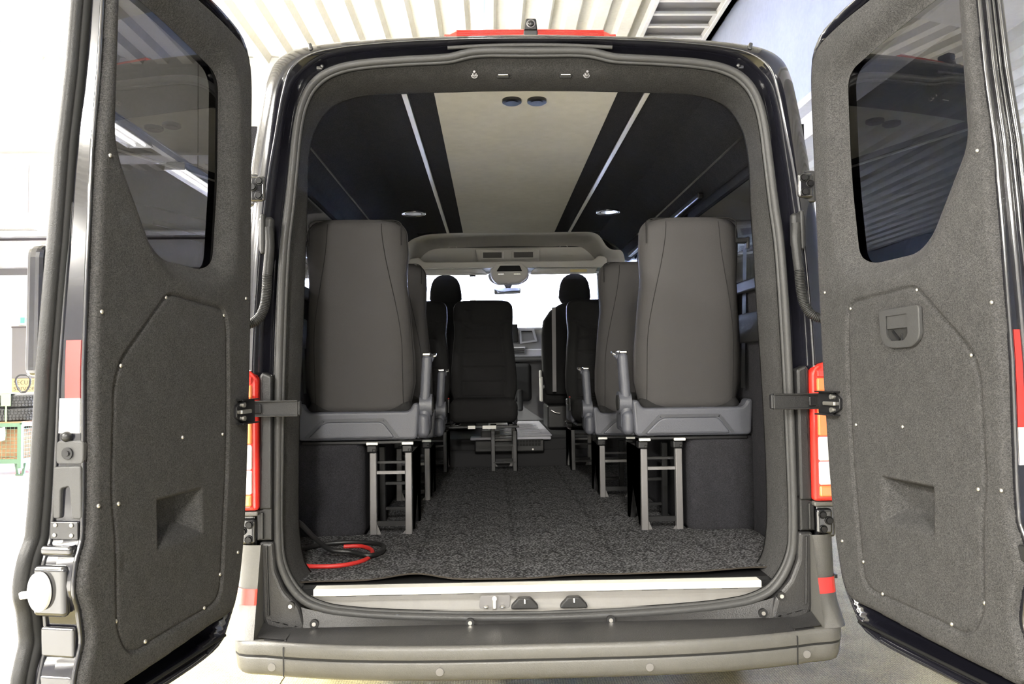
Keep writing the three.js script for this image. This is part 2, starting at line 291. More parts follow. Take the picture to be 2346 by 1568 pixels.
// things by the left wall
{ const t = thing('pallet_crate', 'green steel mesh crate on the floor left of the van', 'crate', [-6.62, 0, -8.1]);
  for (const [x, z] of [[-0.44, -0.4], [0.44, -0.4], [-0.44, 0.4], [0.44, 0.4]]) mesh('post', span(x - 0.025, x + 0.025, 0.1, 0.66, z - 0.025, z + 0.025), M.green, t);
  for (const z of [-0.4, 0.4]) { mesh('rail', span(-0.44, 0.44, 0.63, 0.68, z - 0.02, z + 0.02), M.green, t); mesh('rail', span(-0.44, 0.44, 0.16, 0.22, z - 0.02, z + 0.02), M.green, t); }
  for (const x of [-0.44, 0.44]) { mesh('rail', span(x - 0.02, x + 0.02, 0.63, 0.68, -0.4, 0.4), M.green, t); mesh('rail', span(x - 0.02, x + 0.02, 0.16, 0.22, -0.4, 0.4), M.green, t); }
  for (const x of [-0.4, 0.4]) for (const z of [-0.32, 0.32]) mesh('foot', [bar([x - 0.06, 0.16, z], [x - 0.03, 0.01, z], 0.03), bar([x + 0.06, 0.16, z], [x + 0.03, 0.01, z], 0.03), span(x - 0.05, x + 0.05, 0, 0.02, z - 0.03, z + 0.03)], M.green, t);
  mesh('base_board', span(-0.43, 0.43, 0.2, 0.23, -0.39, 0.39), M.cardboard, t);
  const wires = []; for (let i = 0; i < 17; i++) wires.push(rod([-0.42 + i * 0.0525, 0.22, 0.405], [-0.42 + i * 0.0525, 0.63, 0.405], 0.003, 5), rod([0.445, 0.22, -0.38 + i * 0.0475], [0.445, 0.63, -0.38 + i * 0.0475], 0.003, 5)); for (let i = 0; i < 8; i++) wires.push(rod([-0.42, 0.25 + i * 0.05, 0.405], [0.42, 0.25 + i * 0.05, 0.405], 0.003, 5), rod([0.445, 0.25 + i * 0.05, -0.38], [0.445, 0.25 + i * 0.05, 0.38], 0.003, 5));
  mesh('wire_mesh', wires, M.green, t).userData.kind = 'stuff';
  mesh('top_board', span(-0.45, 0.45, 0.68, 0.695, -0.41, 0.41), M.cardboard, t);
  tag(mesh('cardboard_box', slab(rounded([[-0.34, 0], [0.36, 0], [0.36, 0.36], [-0.34, 0.36]], 0.01), 0.6, 0.004).translate(-6.62, 0.232, -8.4), M.cardboard), 'brown cardboard box inside the green mesh crate', 'box');
  tag(mesh('paper_note', grid(6, 6, (u, v) => [-6.5 + u * 0.13, 0.47 + v * 0.17 - 0.02 * Math.sin(u * 3), -7.685 + 0.012 * Math.sin(u * 4 + v * 2)]), M.paper), 'white paper note hanging on the green mesh crate', 'paper'); }
function makeTyre() {
  const g = new THREE.Group(), pts = [[0.20, -0.07], [0.27, -0.088], [0.315, -0.082], [0.327, -0.06], [0.33, 0], [0.327, 0.06], [0.315, 0.082], [0.27, 0.088], [0.20, 0.07], [0.195, 0], [0.20, -0.07]].map(p => new THREE.Vector2(...p));
  mesh('carcass', new THREE.LatheGeometry(pts, 56), M.tyre, g);
  const blocks = []; for (let k = 0; k < 56; k++) for (const [y, t] of [[-0.054, 0.35], [-0.018, -0.35], [0.018, 0.35], [0.054, -0.35]]) { const a = (k + (y > 0 ? 0.5 : 0)) / 56 * Math.PI * 2, b = new THREE.BoxGeometry(0.012, 0.028, 0.024); b.rotateX(t); b.translate(0.333, y, 0); b.rotateY(a); blocks.push(b); }
  mesh('tread', blocks, M.tyre, g).userData.kind = 'stuff';
  return g;
}
const tyre0 = makeTyre();
[[-6.42, 0, 'lower'], [-6.42, 1, 'upper']].forEach(([x, k, w]) => {
  const t = k ? tyre0.clone() : tyre0; t.name = numbered('tyre'); t.position.set(x, 0.784 + k * 0.177, -8.02); t.rotation.y = k * 0.4; scene.add(t);
  tag(t, `${w} of two black tyres stacked flat on the green crate`, 'tyre', 'tyres on the green crate');
});
tag(mesh('tyre_label', [span(-6.405, -6.285, 0.9, 1.058, -7.664, -7.660), span(-6.405, -6.285, 1.054, 1.058, -7.80, -7.660), span(-6.352, -6.332, 0.70, 0.9, -7.664, -7.661)], M.greenTag), 'bright green label and strap on the stacked tyres', 'label');
{ const t = thing('pallet_jack', 'pallet truck handle standing behind the tyre stack', 'pallet truck', [-7.29, 0, -9.66]);
  mesh('handle_bar', [rod([0, 0.25, 0], [0, 1.05, 0.05], 0.022, 12)], M.steelDark, t);
  mesh('grip', tube([[0, 1.02, 0.05], [-0.09, 1.12, 0.055], [-0.105, 1.24, 0.06], [-0.06, 1.29, 0.06], [0, 1.295, 0.06], [0.06, 1.29, 0.06], [0.105, 1.24, 0.06], [0.09, 1.12, 0.055]], 0.014, 60, 8, true), M.steelDark, t);
  mesh('body', [rbox(0.3, 0.2, 0.2, 0.03, 0, 0.2, -0.05)], M.redSoft, t);
  for (const s of [-1, 1]) { mesh('fork', rbox(0.15, 0.05, 1.1, 0.02, s * 0.19, 0.085, -0.6), M.redSoft, t); mesh('wheel', cyl(0.06, 0.06, 0.06, 20, s * 0.06, 0.06, 0.02, 0, 0, Math.PI / 2), M.black, t); } }
{ // grey notice panel with its sign, exit sign
  const z = HZ0 + 0.01, t = thing('notice_board', 'grey board on the front wall above the lettered strip', 'board', [-9.64, 0, z]);
  mesh('panel', span(0, 1.2, 1.24, 2.24, 0, 0.03), M.hallGrey, t); mesh('top_edge', span(-0.01, 1.21, 2.24, 2.27, 0, 0.04), M.hallLine, t);
  const cv = document.createElement('canvas'); cv.width = 1024; cv.height = 256; const c = cv.getContext('2d'); c.fillStyle = '#a08a63'; c.fillRect(0, 0, 1024, 256); c.fillStyle = '#2c241e'; c.font = '104px sans-serif'; c.fillText('SECURITY', 30, 112); c.font = '116px sans-serif'; c.fillText('service', 26, 222);
  const tx = new THREE.CanvasTexture(cv); tx.colorSpace = THREE.SRGBColorSpace;
  const s = thing('lettered_sign', 'sand coloured strip sign lettered SECURITY service on the front wall', 'sign', [-9.64, 0.965, z]);
  mesh('board', span(0, 1.2, 0, 0.27, 0, 0.02), M.cardboard, s);
  const pg = new THREE.PlaneGeometry(1.2, 0.27).translate(0.6, 0.135, 0.021); mesh('lettering', pg, std(0xffffff, 0.6, { map: tx }), s, true);
  const e = thing('exit_sign', 'green and white exit sign above the grey board', 'sign', [-9.52, 2.30, z]);
  mesh('case', rbox(0.4, 0.18, 0.05, 0.01, 0.2, 0.09, 0.025), M.paper, e);
  const eg = std([0.1, 0.55, 0.25], 0.5); mesh('arrow', slab([[0.24, 0.06], [0.31, 0.06], [0.31, 0.03], [0.37, 0.09], [0.31, 0.15], [0.31, 0.12], [0.24, 0.12]], 0.004).translate(0, 0, 0.051), eg, e); mesh('door_mark', [span(0.05, 0.14, 0.03, 0.15, 0.051, 0.055), span(0.16, 0.21, 0.05, 0.13, 0.051, 0.055)], eg, e); }

// ---------------------------------------------------------------- the van
const van = thing('van', 'black van parked tail on with both rear doors swung wide open', 'van');
const part = (name, geos, mat, keepUV) => mesh(name, geos, mat, van, keepUV);
const CY = 1.45;
function profile(half) { const c = curve2(half, 260); return [...c, ...c.slice(1, -1).reverse().map(([x, y]) => [-x, y])]; }
function polar(pg, a) {                                              // where the ray at angle a from (0, CY) meets a closed profile
  const dx = Math.cos(a), dy = Math.sin(a); let best = 0;
  for (let i = 0, j = pg.length - 1; i < pg.length; j = i++) {
    const [ax, ay] = [pg[j][0], pg[j][1] - CY], [bx, by] = [pg[i][0], pg[i][1] - CY], ex = bx - ax, ey = by - ay, det = dx * -ey + dy * ex; if (Math.abs(det) < 1e-12) continue;
    const t = (ax * -ey + ay * ex) / det, u = (dx * ay - dy * ax) / det; if (t > 0 && u >= -1e-6 && u <= 1 + 1e-6) best = Math.max(best, t);
  }
  return [dx * best, CY + dy * best];
}
const SEAL = profile([[0, 2.269], [0.17, 2.268], [0.215, 2.260], [0.255, 2.250], [0.40, 2.241], [0.53, 2.230], [0.60, 2.216], [0.652, 2.192], [0.69, 2.154], [0.715, 2.10], [0.73, 2.03], [0.742, 1.92], [0.755, 1.79], [0.770, 1.66], [0.784, 1.35], [0.790, 1.0], [0.790, 0.78], [0.783, 0.70], [0.758, 0.637], [0.715, 0.585], [0.655, 0.557], [0.56, 0.541], [0.41, 0.529], [0.19, 0.520], [0, 0.517]]);
const INNER = profile([[0, 2.205], [0.40, 2.199], [0.58, 2.186], [0.665, 2.150], [0.715, 2.08], [0.735, 2.0], [0.742, 1.79], [0.752, 1.48], [0.766, 1.14], [0.771, 0.86], [0.766, 0.73], [0.745, 0.64], [0.70, 0.60], [0.5, 0.58], [0, 0.57]]);
const LIP = profile([[0, 2.296], [0.2, 2.294], [0.43, 2.284], [0.60, 2.266], [0.68, 2.246], [0.735, 2.205], [0.762, 2.12], [0.783, 2.0], [0.805, 1.87], [0.832, 1.61], [0.850, 1.28], [0.852, 0.86], [0.852, 0.55], [0.6, 0.45], [0, 0.44]]);
const BODY = profile([[0, 2.325], [0.43, 2.313], [0.67, 2.294], [0.755, 2.275], [0.802, 2.243], [0.826, 2.195], [0.845, 2.11], [0.861, 2.02], [0.877, 1.91], [0.908, 1.6], [0.930, 1.2], [0.932, 0.8], [0.92, 0.45], [0.6, 0.40], [0, 0.40]]);
const FULL = profile([[0, 2.405], [0.4, 2.395], [0.66, 2.37], [0.80, 2.325], [0.875, 2.25], [0.91, 2.15], [0.94, 2.0], [0.975, 1.6], [1.0, 1.2], [1.0, 0.8], [0.98, 0.45], [0.6, 0.40], [0, 0.40]]);
const arc = (d0, d1, n) => Array.from({ length: n + 1 }, (_, i) => (d0 + (d1 - d0) * i / n) * Math.PI / 180);
const R = (pg, angles, z, grow = 0) => angles.map(a => { const [x, y] = polar(pg, a); return [x + Math.cos(a) * grow, y + Math.sin(a) * grow, z]; });
const mix = (A, B, t, z) => A.map((p, i) => [lerp(p[0], B[i][0], t), lerp(p[1], B[i][1], t), z]);

// door seal on the flange, all the way round
{ const a = arc(0, 360, 360).slice(0, -1);
  const s = part('door_seal', [tube(R(SEAL, a, 0.006), 0.0115, 420, 10, true), tube(R(SEAL, a, 0.0, -0.013), 0.006, 420, 8, true)], M.seal); s.userData.label = 'grey rubber door seal';
  part('seal_foot', strip([R(SEAL, a, -0.006, 0.012), R(SEAL, a, -0.006, -0.02)], true), M.sealDark); }
// felt surround inside the seal
{ const a = arc(-49, 229, 300), S = R(SEAL, a, 0), I = R(INNER, a, 0);
  const wave = (k, z, t) => mix(S, I, t, z);
  const g = strip([mix(S, I, 0.10, -0.004), mix(S, I, 0.30, -0.03), mix(S, I, 0.62, -0.055), mix(S, I, 0.72, -0.075), mix(S, I, 0.84, -0.09), mix(S, I, 0.97, -0.13), mix(S, I, 1.0, -0.165), mix(S, I, 0.9, -0.185), R(FULL, a, -0.2, -0.08)]);
  const t = part('felt_surround', g, M.trimFelt); t.userData.label = 'dark grey felt lining round the door opening';
  for (const s of [-1, 1]) {
    mesh('header_bolt', [cyl(0.008, 0.008, 0.008, 6, s * 0.181, 2.222, -0.066, Math.PI / 2), cyl(0.004, 0.004, 0.022, 12, s * 0.181, 2.224, -0.058, Math.PI / 2), cyl(0.011, 0.011, 0.004, 16, s * 0.181, 2.222, -0.072, Math.PI / 2)], M.steelGrey, t);
    mesh('striker_slot', [rbox(0.042, 0.016, 0.012, 0.005, s * 0.101 + 0.012, 2.220, -0.074)], M.groove, t);
    mesh('striker_bar', rod([s * 0.101 - 0.003, 2.221, -0.066], [s * 0.101 + 0.027, 2.221, -0.066], 0.0025, 8), M.zinc, t);
    mesh('screw', ball(0.004, s * 0.42, 2.212, -0.118), M.zinc, t); mesh('screw', ball(0.004, s * 0.713, 2.125, -0.118), M.zinc, t);
    mesh('joint', bar([s * 0.325, 2.246, -0.055], [s * 0.329, 2.205, -0.162], 0.002, 0.004), M.groove, t);
  } }
// painted gutter channel outside the seal, lip and tail edge of the body
{ const a = arc(-14, 194, 260), S = R(SEAL, a, 0, 0.009), L = R(LIP, a, 0), B = R(BODY, a, 0), F = R(FULL, a, 0);
  part('gutter', strip([mix(S, L, 0, -0.006), mix(S, L, 0.06, -0.03), mix(S, L, 0.40, -0.032), mix(S, L, 0.47, -0.012), mix(S, L, 0.66, -0.008), mix(S, L, 0.72, 0.012), mix(S, L, 0.95, 0.02), mix(S, L, 1.0, 0.03), mix(L, B, 0.12, 0.034), mix(L, B, 0.5, 0.026), mix(L, B, 0.85, 0.006), mix(L, B, 1, -0.02), mix(B, F, 0.25, -0.09), mix(B, F, 0.7, -0.3), mix(B, F, 1, -0.5)]), M.paint);
  for (const s of [-1, 1]) part('corner_clip', [rbox(0.012, 0.022, 0.02, 0.004, s * 0.682, 2.272, 0.025, 0, 0, -s * 0.2), ball(0.008, s * 0.652, 2.222, 0.0), rbox(0.02, 0.012, 0.015, 0.003, s * 0.66, 2.218, -0.004)], M.paintEdge);
  part('roof_trim_strip', tube([[-0.262, 2.276, 0.012], [-0.13, 2.283, 0.012], [0, 2.285, 0.012], [0.13, 2.283, 0.012], [0.252, 2.277, 0.012]], 0.006, 60, 8), M.seal); }
// roof, sides, cab shell
{ const top = arc(40, 140, 90);
  part('roof', [strip([R(FULL, top, -0.5), R(FULL, top, -2.0), R(FULL, top, -3.6), R(FULL, top, -4.0, -0.03), R(FULL, top, -4.25, -0.14)]), strip([R(FULL, top, -0.5, -0.06), R(FULL, top, -3.6, -0.06)])], M.paint);
  for (const s of [-1, 1]) {
    const up = arc(19, 40.5, 24), lo = arc(-46, 5.5, 40), mid = arc(5.5, 19, 12), pick = a => s > 0 ? a : a.map(q => Math.PI - q);
    const wall = (a, z0, z1) => strip([R(FULL, pick(a), z0), R(FULL, pick(a), (z0 + z1) / 2), R(FULL, pick(a), z1)]);
    const tail = a => { const B = R(BODY, pick(a), 0), F = R(FULL, pick(a), 0); return strip([mix(B, F, 0, -0.02), mix(B, F, 0.25, -0.09), mix(B, F, 0.7, -0.3), mix(B, F, 1, -0.5)]); };
    part('side_panel', [wall(up, -0.5, -4.0), wall(lo, -0.5, -5.0), tail(lo.filter(q => q > -0.63)), tail(mid), wall(mid, -1.66, -1.84), wall(mid, -2.95, -3.1), wall(mid, -3.55, -3.65)], M.paint);
    const pane = (z0, z1) => strip([R(FULL, pick(mid), z0, -0.012), R(FULL, pick(mid), z1, -0.012)]);
    part('side_window', [pane(-0.48, -1.68), pane(-1.82, -2.97), pane(-3.08, -3.57)], M.tint);
    part('cab_door_window', [slab([[-4.75, 1.55], [-3.63, 1.55], [-3.63, 2.12], [-4.1, 2.08]], 0.004).rotateY(-Math.PI / 2).translate(s * 0.965, 0, 0)], M.clear);
    part('windscreen_pillar', [bar([s * 0.80, 2.16, -4.1], [s * 0.93, 1.5, -4.95], 0.07, 0.10, 0.02)], M.cabGrey);
    part('front_wing', [slab(rounded([[-5.8, 0.45], [-4.9, 0.45], [-4.9, 1.5], [-5.25, 1.38], [-5.7, 1.12]], 0.06), 0.1, 0.02).rotateY(-Math.PI / 2).translate(s * 0.95 + 0.05, 0, 0)], M.paint);
    for (const z of [-1.15, -4.75]) { const w = part('wheel', new THREE.LatheGeometry([[0.20, -0.1], [0.30, -0.11], [0.34, -0.08], [0.345, 0], [0.34, 0.08], [0.30, 0.11], [0.20, 0.1]].map(p => new THREE.Vector2(...p)), 40).rotateZ(Math.PI / 2).translate(s * 0.82, 0.345, z), M.tyre); mesh('rim', [cyl(0.2, 0.2, 0.16, 28, s * 0.82, 0.345, z, 0, 0, Math.PI / 2)], M.steelGrey, w); }
  }
  part('bonnet', [strip([[[-0.92, 1.47, -4.98], [0, 1.5, -5.0], [0.92, 1.47, -4.98]], [[-0.9, 1.36, -5.3], [0, 1.41, -5.35], [0.9, 1.36, -5.3]], [[-0.85, 1.12, -5.72], [0, 1.16, -5.8], [0.85, 1.12, -5.72]], [[-0.85, 0.45, -5.78], [0, 0.45, -5.85], [0.85, 0.45, -5.78]]])], M.paint);
  part('windscreen', grid(16, 10, (u, v) => { const x = (u - 0.5) * lerp(1.60, 1.80, v), b = 1 - (2 * u - 1) ** 2; return [x, lerp(2.16, 1.50, v), lerp(-4.12, -4.95, v) - 0.09 * b]; }), M.clear);
  part('windscreen_header', [rbox(1.72, 0.20, 0.30, 0.03, 0, 2.225, -4.18), span(-0.80, 0.80, 2.332, 2.36, -4.2, -3.2)], M.cabGrey);
  part('underbody', [span(-0.9, 0.9, 0.50, 0.60, -5.0, -0.05), span(-0.9, 0.9, 0.40, 0.50, -4.9, -0.3), span(-0.95, 0.95, 0.6, 0.611, -2.95, -0.06)], M.black);
}
// inner lining: ceiling, coves, side walls, wheel boxes
{ const CEIL = 2.28;
  const l = part('headliner', [span(-0.68, -0.334, CEIL, CEIL + 0.02, -3.22, -0.19), span(0.334, 0.68, CEIL, CEIL + 0.02, -3.22, -0.19), span(-0.34, 0.34, CEIL + 0.004, CEIL + 0.02, -3.22, -0.19)], M.lining); l.userData.label = 'charcoal felt headliner';
  const p = part('ceiling_panel', [slab(rounded([[-0.333, -3.21], [0.333, -3.21], [0.333, -0.25], [-0.333, -0.25]], 0.012), 0.008, 0.002).rotateX(Math.PI / 2).translate(0, CEIL + 0.002, 0)], M.panelCream); p.userData.label = 'cream ceiling panel';
  for (const x of [-0.05, 0.043]) mesh('round_vent', [cyl(0.036, 0.036, 0.012, 28, x, CEIL - 0.010, -0.445), cyl(0.028, 0.02, 0.006, 28, x, CEIL - 0.018, -0.445)], M.black, p);
  for (const s of [-1, 1]) {
    const r = part('ceiling_rail', [rbox(0.020, 0.012, 2.98, 0.003, s * 0.441, CEIL - 0.004, -1.71)], M.alu); r.userData.label = 'silver ceiling rail'; mesh('rail_groove', span(s * 0.428 - 0.002, s * 0.428 + 0.002, CEIL - 0.005, CEIL + 0.003, -3.2, -0.22), M.groove, r);
    const d = part('ceiling_spotlight', [new THREE.LatheGeometry([[0.055, 0], [0.075, -0.002], [0.078, 0.006]].map(q => new THREE.Vector2(...q)), 36).translate(s * 0.62, CEIL - 0.006, -2.5)], M.blackGloss); mesh('ring', new THREE.TorusGeometry(0.074, 0.004, 8, 40).rotateX(Math.PI / 2).translate(s * 0.62, CEIL - 0.006, -2.5), M.chrome, d); mesh('lens', cyl(0.05, 0.05, 0.004, 30, s * 0.62, CEIL - 0.005, -2.5), M.blackGloss, d);
    const cove = [[0.672, CEIL], [0.70, 2.268], [0.75, 2.245], [0.80, 2.215], [0.845, 2.175], [0.875, 2.13], [0.892, 2.09], [0.905, 2.085]];
    part('cove_lining', strip([-0.19, -1, -2, -3.4].map(z => curve2(cove, 24).map(([x, y]) => [s * x, y, z]))), M.lining).userData.label = 'curved charcoal felt cove';
    const W = s * 0.915, wb = (y0, y1, z0, z1) => span(Math.min(W, s * 0.94), Math.max(W, s * 0.94), y0, y1, z0, z1);
    part('side_lining', [wb(0.6, 1.60, -0.2, -3.1), wb(1.60, 2.10, -0.2, -0.5), wb(1.60, 2.10, -1.66, -1.86), wb(1.60, 2.10, -2.92, -3.1), wb(2.05, 2.11, -0.5, -2.92)], M.lining).userData.label = 'charcoal felt side lining';
    part('window_sill_trim', [rbox(0.03, 0.05, 2.9, 0.01, s * 0.905, 1.60, -1.7), rbox(0.022, 0.12, 0.5, 0.008, s * 0.90, 1.43, -0.55)], M.black);
    part('wheel_box', [rbox(0.29, 0.42, 1.0, 0.05, s * 0.795, 0.80, -1.22), ], M.lining).userData.label = 'felt covered wheel box';
    if (s > 0) part('roof_side_rail', rbox(0.03, 0.03, 1.9, 0.008, s * 0.872, 2.095, -2.2), M.steelDark);
  }
}
// cab: raised floor, overhead shelf, visors, mirror, dashboard
{ part('cab_floor', [rbox(1.75, 0.18, 2.0, 0.02, 0, 0.708, -4.02), span(-0.88, 0.88, 0.6, 0.72, -3.1, -3.0)], M.dashDark);
  const m = part('cab_floor_mat', [rbox(0.46, 0.012, 1.5, 0.005, 0.06, 0.804, -3.9)], M.mat); m.userData.label = 'ribbed rubber cab floor mat';
  for (let k = 0; k < 14; k++) mesh('mat_rib', rbox(0.15, 0.006, 0.012, 0.002, 0.06 + (k % 2 ? 0.09 : -0.09), 0.813, -3.25 - k * 0.075), M.mat, m);
  part('step_edge', rbox(0.56, 0.022, 0.10, 0.008, -0.01, 0.800, -3.02), M.dashTop);
  const h = part('heater_box', [rbox(0.48, 0.085, 0.12, 0.012, -0.02, 0.752, -2.99)], M.black); h.userData.label = 'black heater box with a grille';
  mesh('grille_recess', span(0.02, 0.196, 0.752, 0.79, -2.933, -2.929), M.groove, h); for (let k = 0; k < 9; k++) mesh('grille_bar', span(0.024 + k * 0.021, 0.029 + k * 0.021, 0.753, 0.789, -2.931, -2.927), M.steelDark, h); mesh('grille_bar', span(0.02, 0.196, 0.769, 0.773, -2.931, -2.927), M.steelDark, h); mesh('screw', cyl(0.006, 0.006, 0.004, 12, 0.14, 0.728, -2.928, Math.PI / 2), M.zinc, h);
  part('heater_box_lid', [rbox(0.13, 0.05, 0.12, 0.01, -0.15, 0.83, -3.05)], M.sillGrey);
  // overhead shelf
  const shelf = part('overhead_shelf', [
    strip([curve2([[-0.86, 2.02], [-0.83, 2.13], [-0.76, 2.16], [-0.735, 2.215], [-0.64, 2.262], [-0.33, 2.283], [0, 2.287], [0.33, 2.283], [0.615, 2.278], [0.665, 2.255], [0.725, 2.17], [0.76, 2.15], [0.83, 2.14], [0.86, 2.02]], 90).map(([x, y]) => [x, y, -3.24]), curve2([[-0.80, 2.02], [-0.76, 2.09], [-0.70, 2.15], [-0.675, 2.215], [-0.61, 2.252], [-0.33, 2.268], [0, 2.272], [0.33, 2.268], [0.61, 2.26], [0.655, 2.22], [0.685, 2.155], [0.755, 2.09], [0.80, 2.02]], 90).map(([x, y]) => [x, y, -3.28]), curve2([[-0.79, 2.06], [-0.76, 2.12], [-0.72, 2.18], [-0.70, 2.24], [-0.62, 2.29], [-0.33, 2.31], [0, 2.315], [0.33, 2.31], [0.62, 2.30], [0.68, 2.25], [0.71, 2.18], [0.77, 2.12], [0.80, 2.06]], 90).map(([x, y]) => [x, y, -3.62]), curve2([[-0.75, 2.10], [-0.74, 2.14], [-0.70, 2.19], [-0.66, 2.23], [-0.60, 2.26], [-0.33, 2.275], [0, 2.28], [0.33, 2.275], [0.60, 2.27], [0.66, 2.23], [0.70, 2.19], [0.74, 2.14], [0.75, 2.10]], 90).map(([x, y]) => [x, y, -3.86])]),
  ], M.cabCream); shelf.userData.label = 'cream overhead cab shelf';
  mesh('shelf_back', [span(-0.75, 0.75, 2.06, 2.27, -3.90, -3.86)], M.cabCream, shelf);
  mesh('shelf_floor', [span(-0.75, 0.75, 2.07, 2.09, -3.9, -3.5)], M.cabGrey, shelf);
  mesh('shelf_lip', [slab(rounded([[-0.76, 2.055], [0.76, 2.055], [0.76, 2.135, 0.02], [0.69, 2.145, 0.02], [0.655, 2.107, 0.03], [-0.65, 2.104, 0.03], [-0.68, 2.143, 0.02], [-0.76, 2.13, 0.02]], 0.01), 0.05, 0.01).translate(0, 0, -3.53)], M.cabCream, shelf);
  const v = mesh('vent_console', [slab(rounded([[-0.258, 2.243], [0.262, 2.243], [0.246, 2.10], [-0.225, 2.10]], 0.012), 0.14, 0.01).translate(0, 0, -3.88)], M.cabCream, shelf);
  for (const [x0, x1] of [[-0.212, -0.028], [0.034, 0.222]]) { mesh('vent_recess', span(x0 + 0.018, x1 - 0.018, 2.170, 2.214, -3.745, -3.737), M.cabGrey, shelf); mesh('vent_frame', slab(rounded([[x0, 2.158], [x1, 2.158], [x1, 2.225], [x0, 2.225]], 0.004), 0.01, 0.002, [rounded([[x0 + 0.018, 2.170], [x1 - 0.018, 2.170], [x1 - 0.014, 2.214], [x0 + 0.014, 2.214]], 0.003)]).translate(0, 0, -3.742), M.cabCream, shelf); }
  for (const s of [-1, 1]) { mesh('shelf_eyelet', [new THREE.TorusGeometry(0.03, 0.006, 8, 20, Math.PI).scale(1, 0.5, 1).translate(s * 0.45 + 0.01, 2.272, -3.84)], M.alu, shelf); }
  for (const s of [-1, 1]) {
    const q = part('sun_visor', slab(rounded(s > 0 ? [[0.20, 2.066, 0.05], [0.705, 2.068], [0.68, 2.02], [0.17, 2.018]] : [[-0.70, 2.066], [-0.20, 2.066, 0.05], [-0.155, 2.018], [-0.672, 2.02]], 0.018), 0.024, 0.008).translate(0, 0, -3.62), M.cabCream); q.userData.label = 'cream sun visor';
    if (s > 0) mesh('warning_label', box(0.13, 0.02, 0.002, 0.55, 2.043, -3.5955), std([0.85, 0.72, 0.35], 0.6), q);
  }
  const c = part('roof_console', [slab(rounded([[-0.141, 2.043], [-0.075, 2.097], [0.098, 2.097], [0.156, 2.043], [0.144, 1.978], [0.088, 1.934], [-0.092, 1.934], [-0.131, 1.978]], 0.02), 0.10, 0.02).translate(0, 0, -3.57)], M.cabCream); c.userData.label = 'cream roof console';
  mesh('console_window', slab(rounded([[-0.063, 2.070], [0.086, 2.070], [0.105, 2.026], [-0.091, 2.026]], 0.008), 0.012, 0.003).translate(0, 0, -3.478), M.dashDark, c);
  mesh('lamp_lens', [rbox(0.056, 0.015, 0.012, 0.004, -0.056, 2.008, -3.472), rbox(0.056, 0.015, 0.012, 0.004, 0.066, 2.008, -3.472)], M.chrome, c);
  part('sensor_cover', slab(rounded([[-0.16, 2.03], [0.17, 2.03], [0.155, 1.975], [0.09, 1.938], [-0.09, 1.938], [-0.15, 1.975]], 0.03), 0.02, 0.006).translate(0, 0, -3.64), M.dashTop);
  const r = part('interior_mirror', [rbox(0.215, 0.050, 0.03, 0.014, -0.003, 1.905, -3.75, -0.14, -0.1)], M.dashTop); mesh('mirror_glass', rbox(0.20, 0.040, 0.004, 0.0019, -0.005, 1.907, -3.733, -0.14, -0.1), M.mirrorGlass, r); mesh('mirror_stem', [slab([[-0.038, 1.965], [0.043, 1.965], [0.024, 1.928], [-0.018, 1.928]], 0.03).translate(0, 0, -3.765)], M.black, r);
  // dashboard
  const d = part('dashboard', [rbox(1.72, 0.30, 0.46, 0.05, 0, 1.50, -4.98), rbox(1.72, 0.62, 0.30, 0.04, 0, 1.08, -5.06)], M.dash); d.userData.label = 'dashboard with screen and air vent';
  mesh('dash_top', rbox(1.7, 0.03, 0.42, 0.012, 0, 1.655, -4.98), M.dashTop, d);
  mesh('touch_screen', [rbox(0.26, 0.17, 0.02, 0.012, -0.02, 1.615, -4.735)], M.dashDark, d);
  mesh('tray_frame', slab(rounded([[0.122, 1.655], [0.262, 1.655], [0.292, 1.535], [0.128, 1.515]], 0.01), 0.02, 0.004, [rounded([[0.137, 1.64], [0.245, 1.64], [0.272, 1.548], [0.143, 1.53]], 0.008)]).translate(0, 0, -4.76), M.dashTop, d); mesh('tray_recess', slab([[0.13, 1.645], [0.255, 1.645], [0.28, 1.542], [0.135, 1.525]], 0.006).translate(0, 0, -4.764), M.dashDark, d);
  mesh('trim_band', rbox(1.5, 0.075, 0.03, 0.015, 0.0, 1.43, -4.75), M.dashTop, d);
  mesh('vent_housing', rbox(0.16, 0.07, 0.03, 0.01, 0.10, 1.452, -4.738), M.dashTop, d); for (let k = 0; k < 3; k++) mesh('vent_slat', rbox(0.135, 0.009, 0.03, 0.003, 0.10, 1.434 + k * 0.018, -4.724), M.dashDark, d);
  mesh('shelf_insert', [rbox(0.13, 0.012, 0.06, 0.004, 0.11, 1.206, -4.86)], M.dashTop, d);
  part('gear_console', [rbox(0.18, 0.35, 0.25, 0.04, 0.14, 1.16, -4.82), rbox(0.05, 0.2, 0.08, 0.02, 0.12, 1.0, -4.66)], M.dashDark);
}
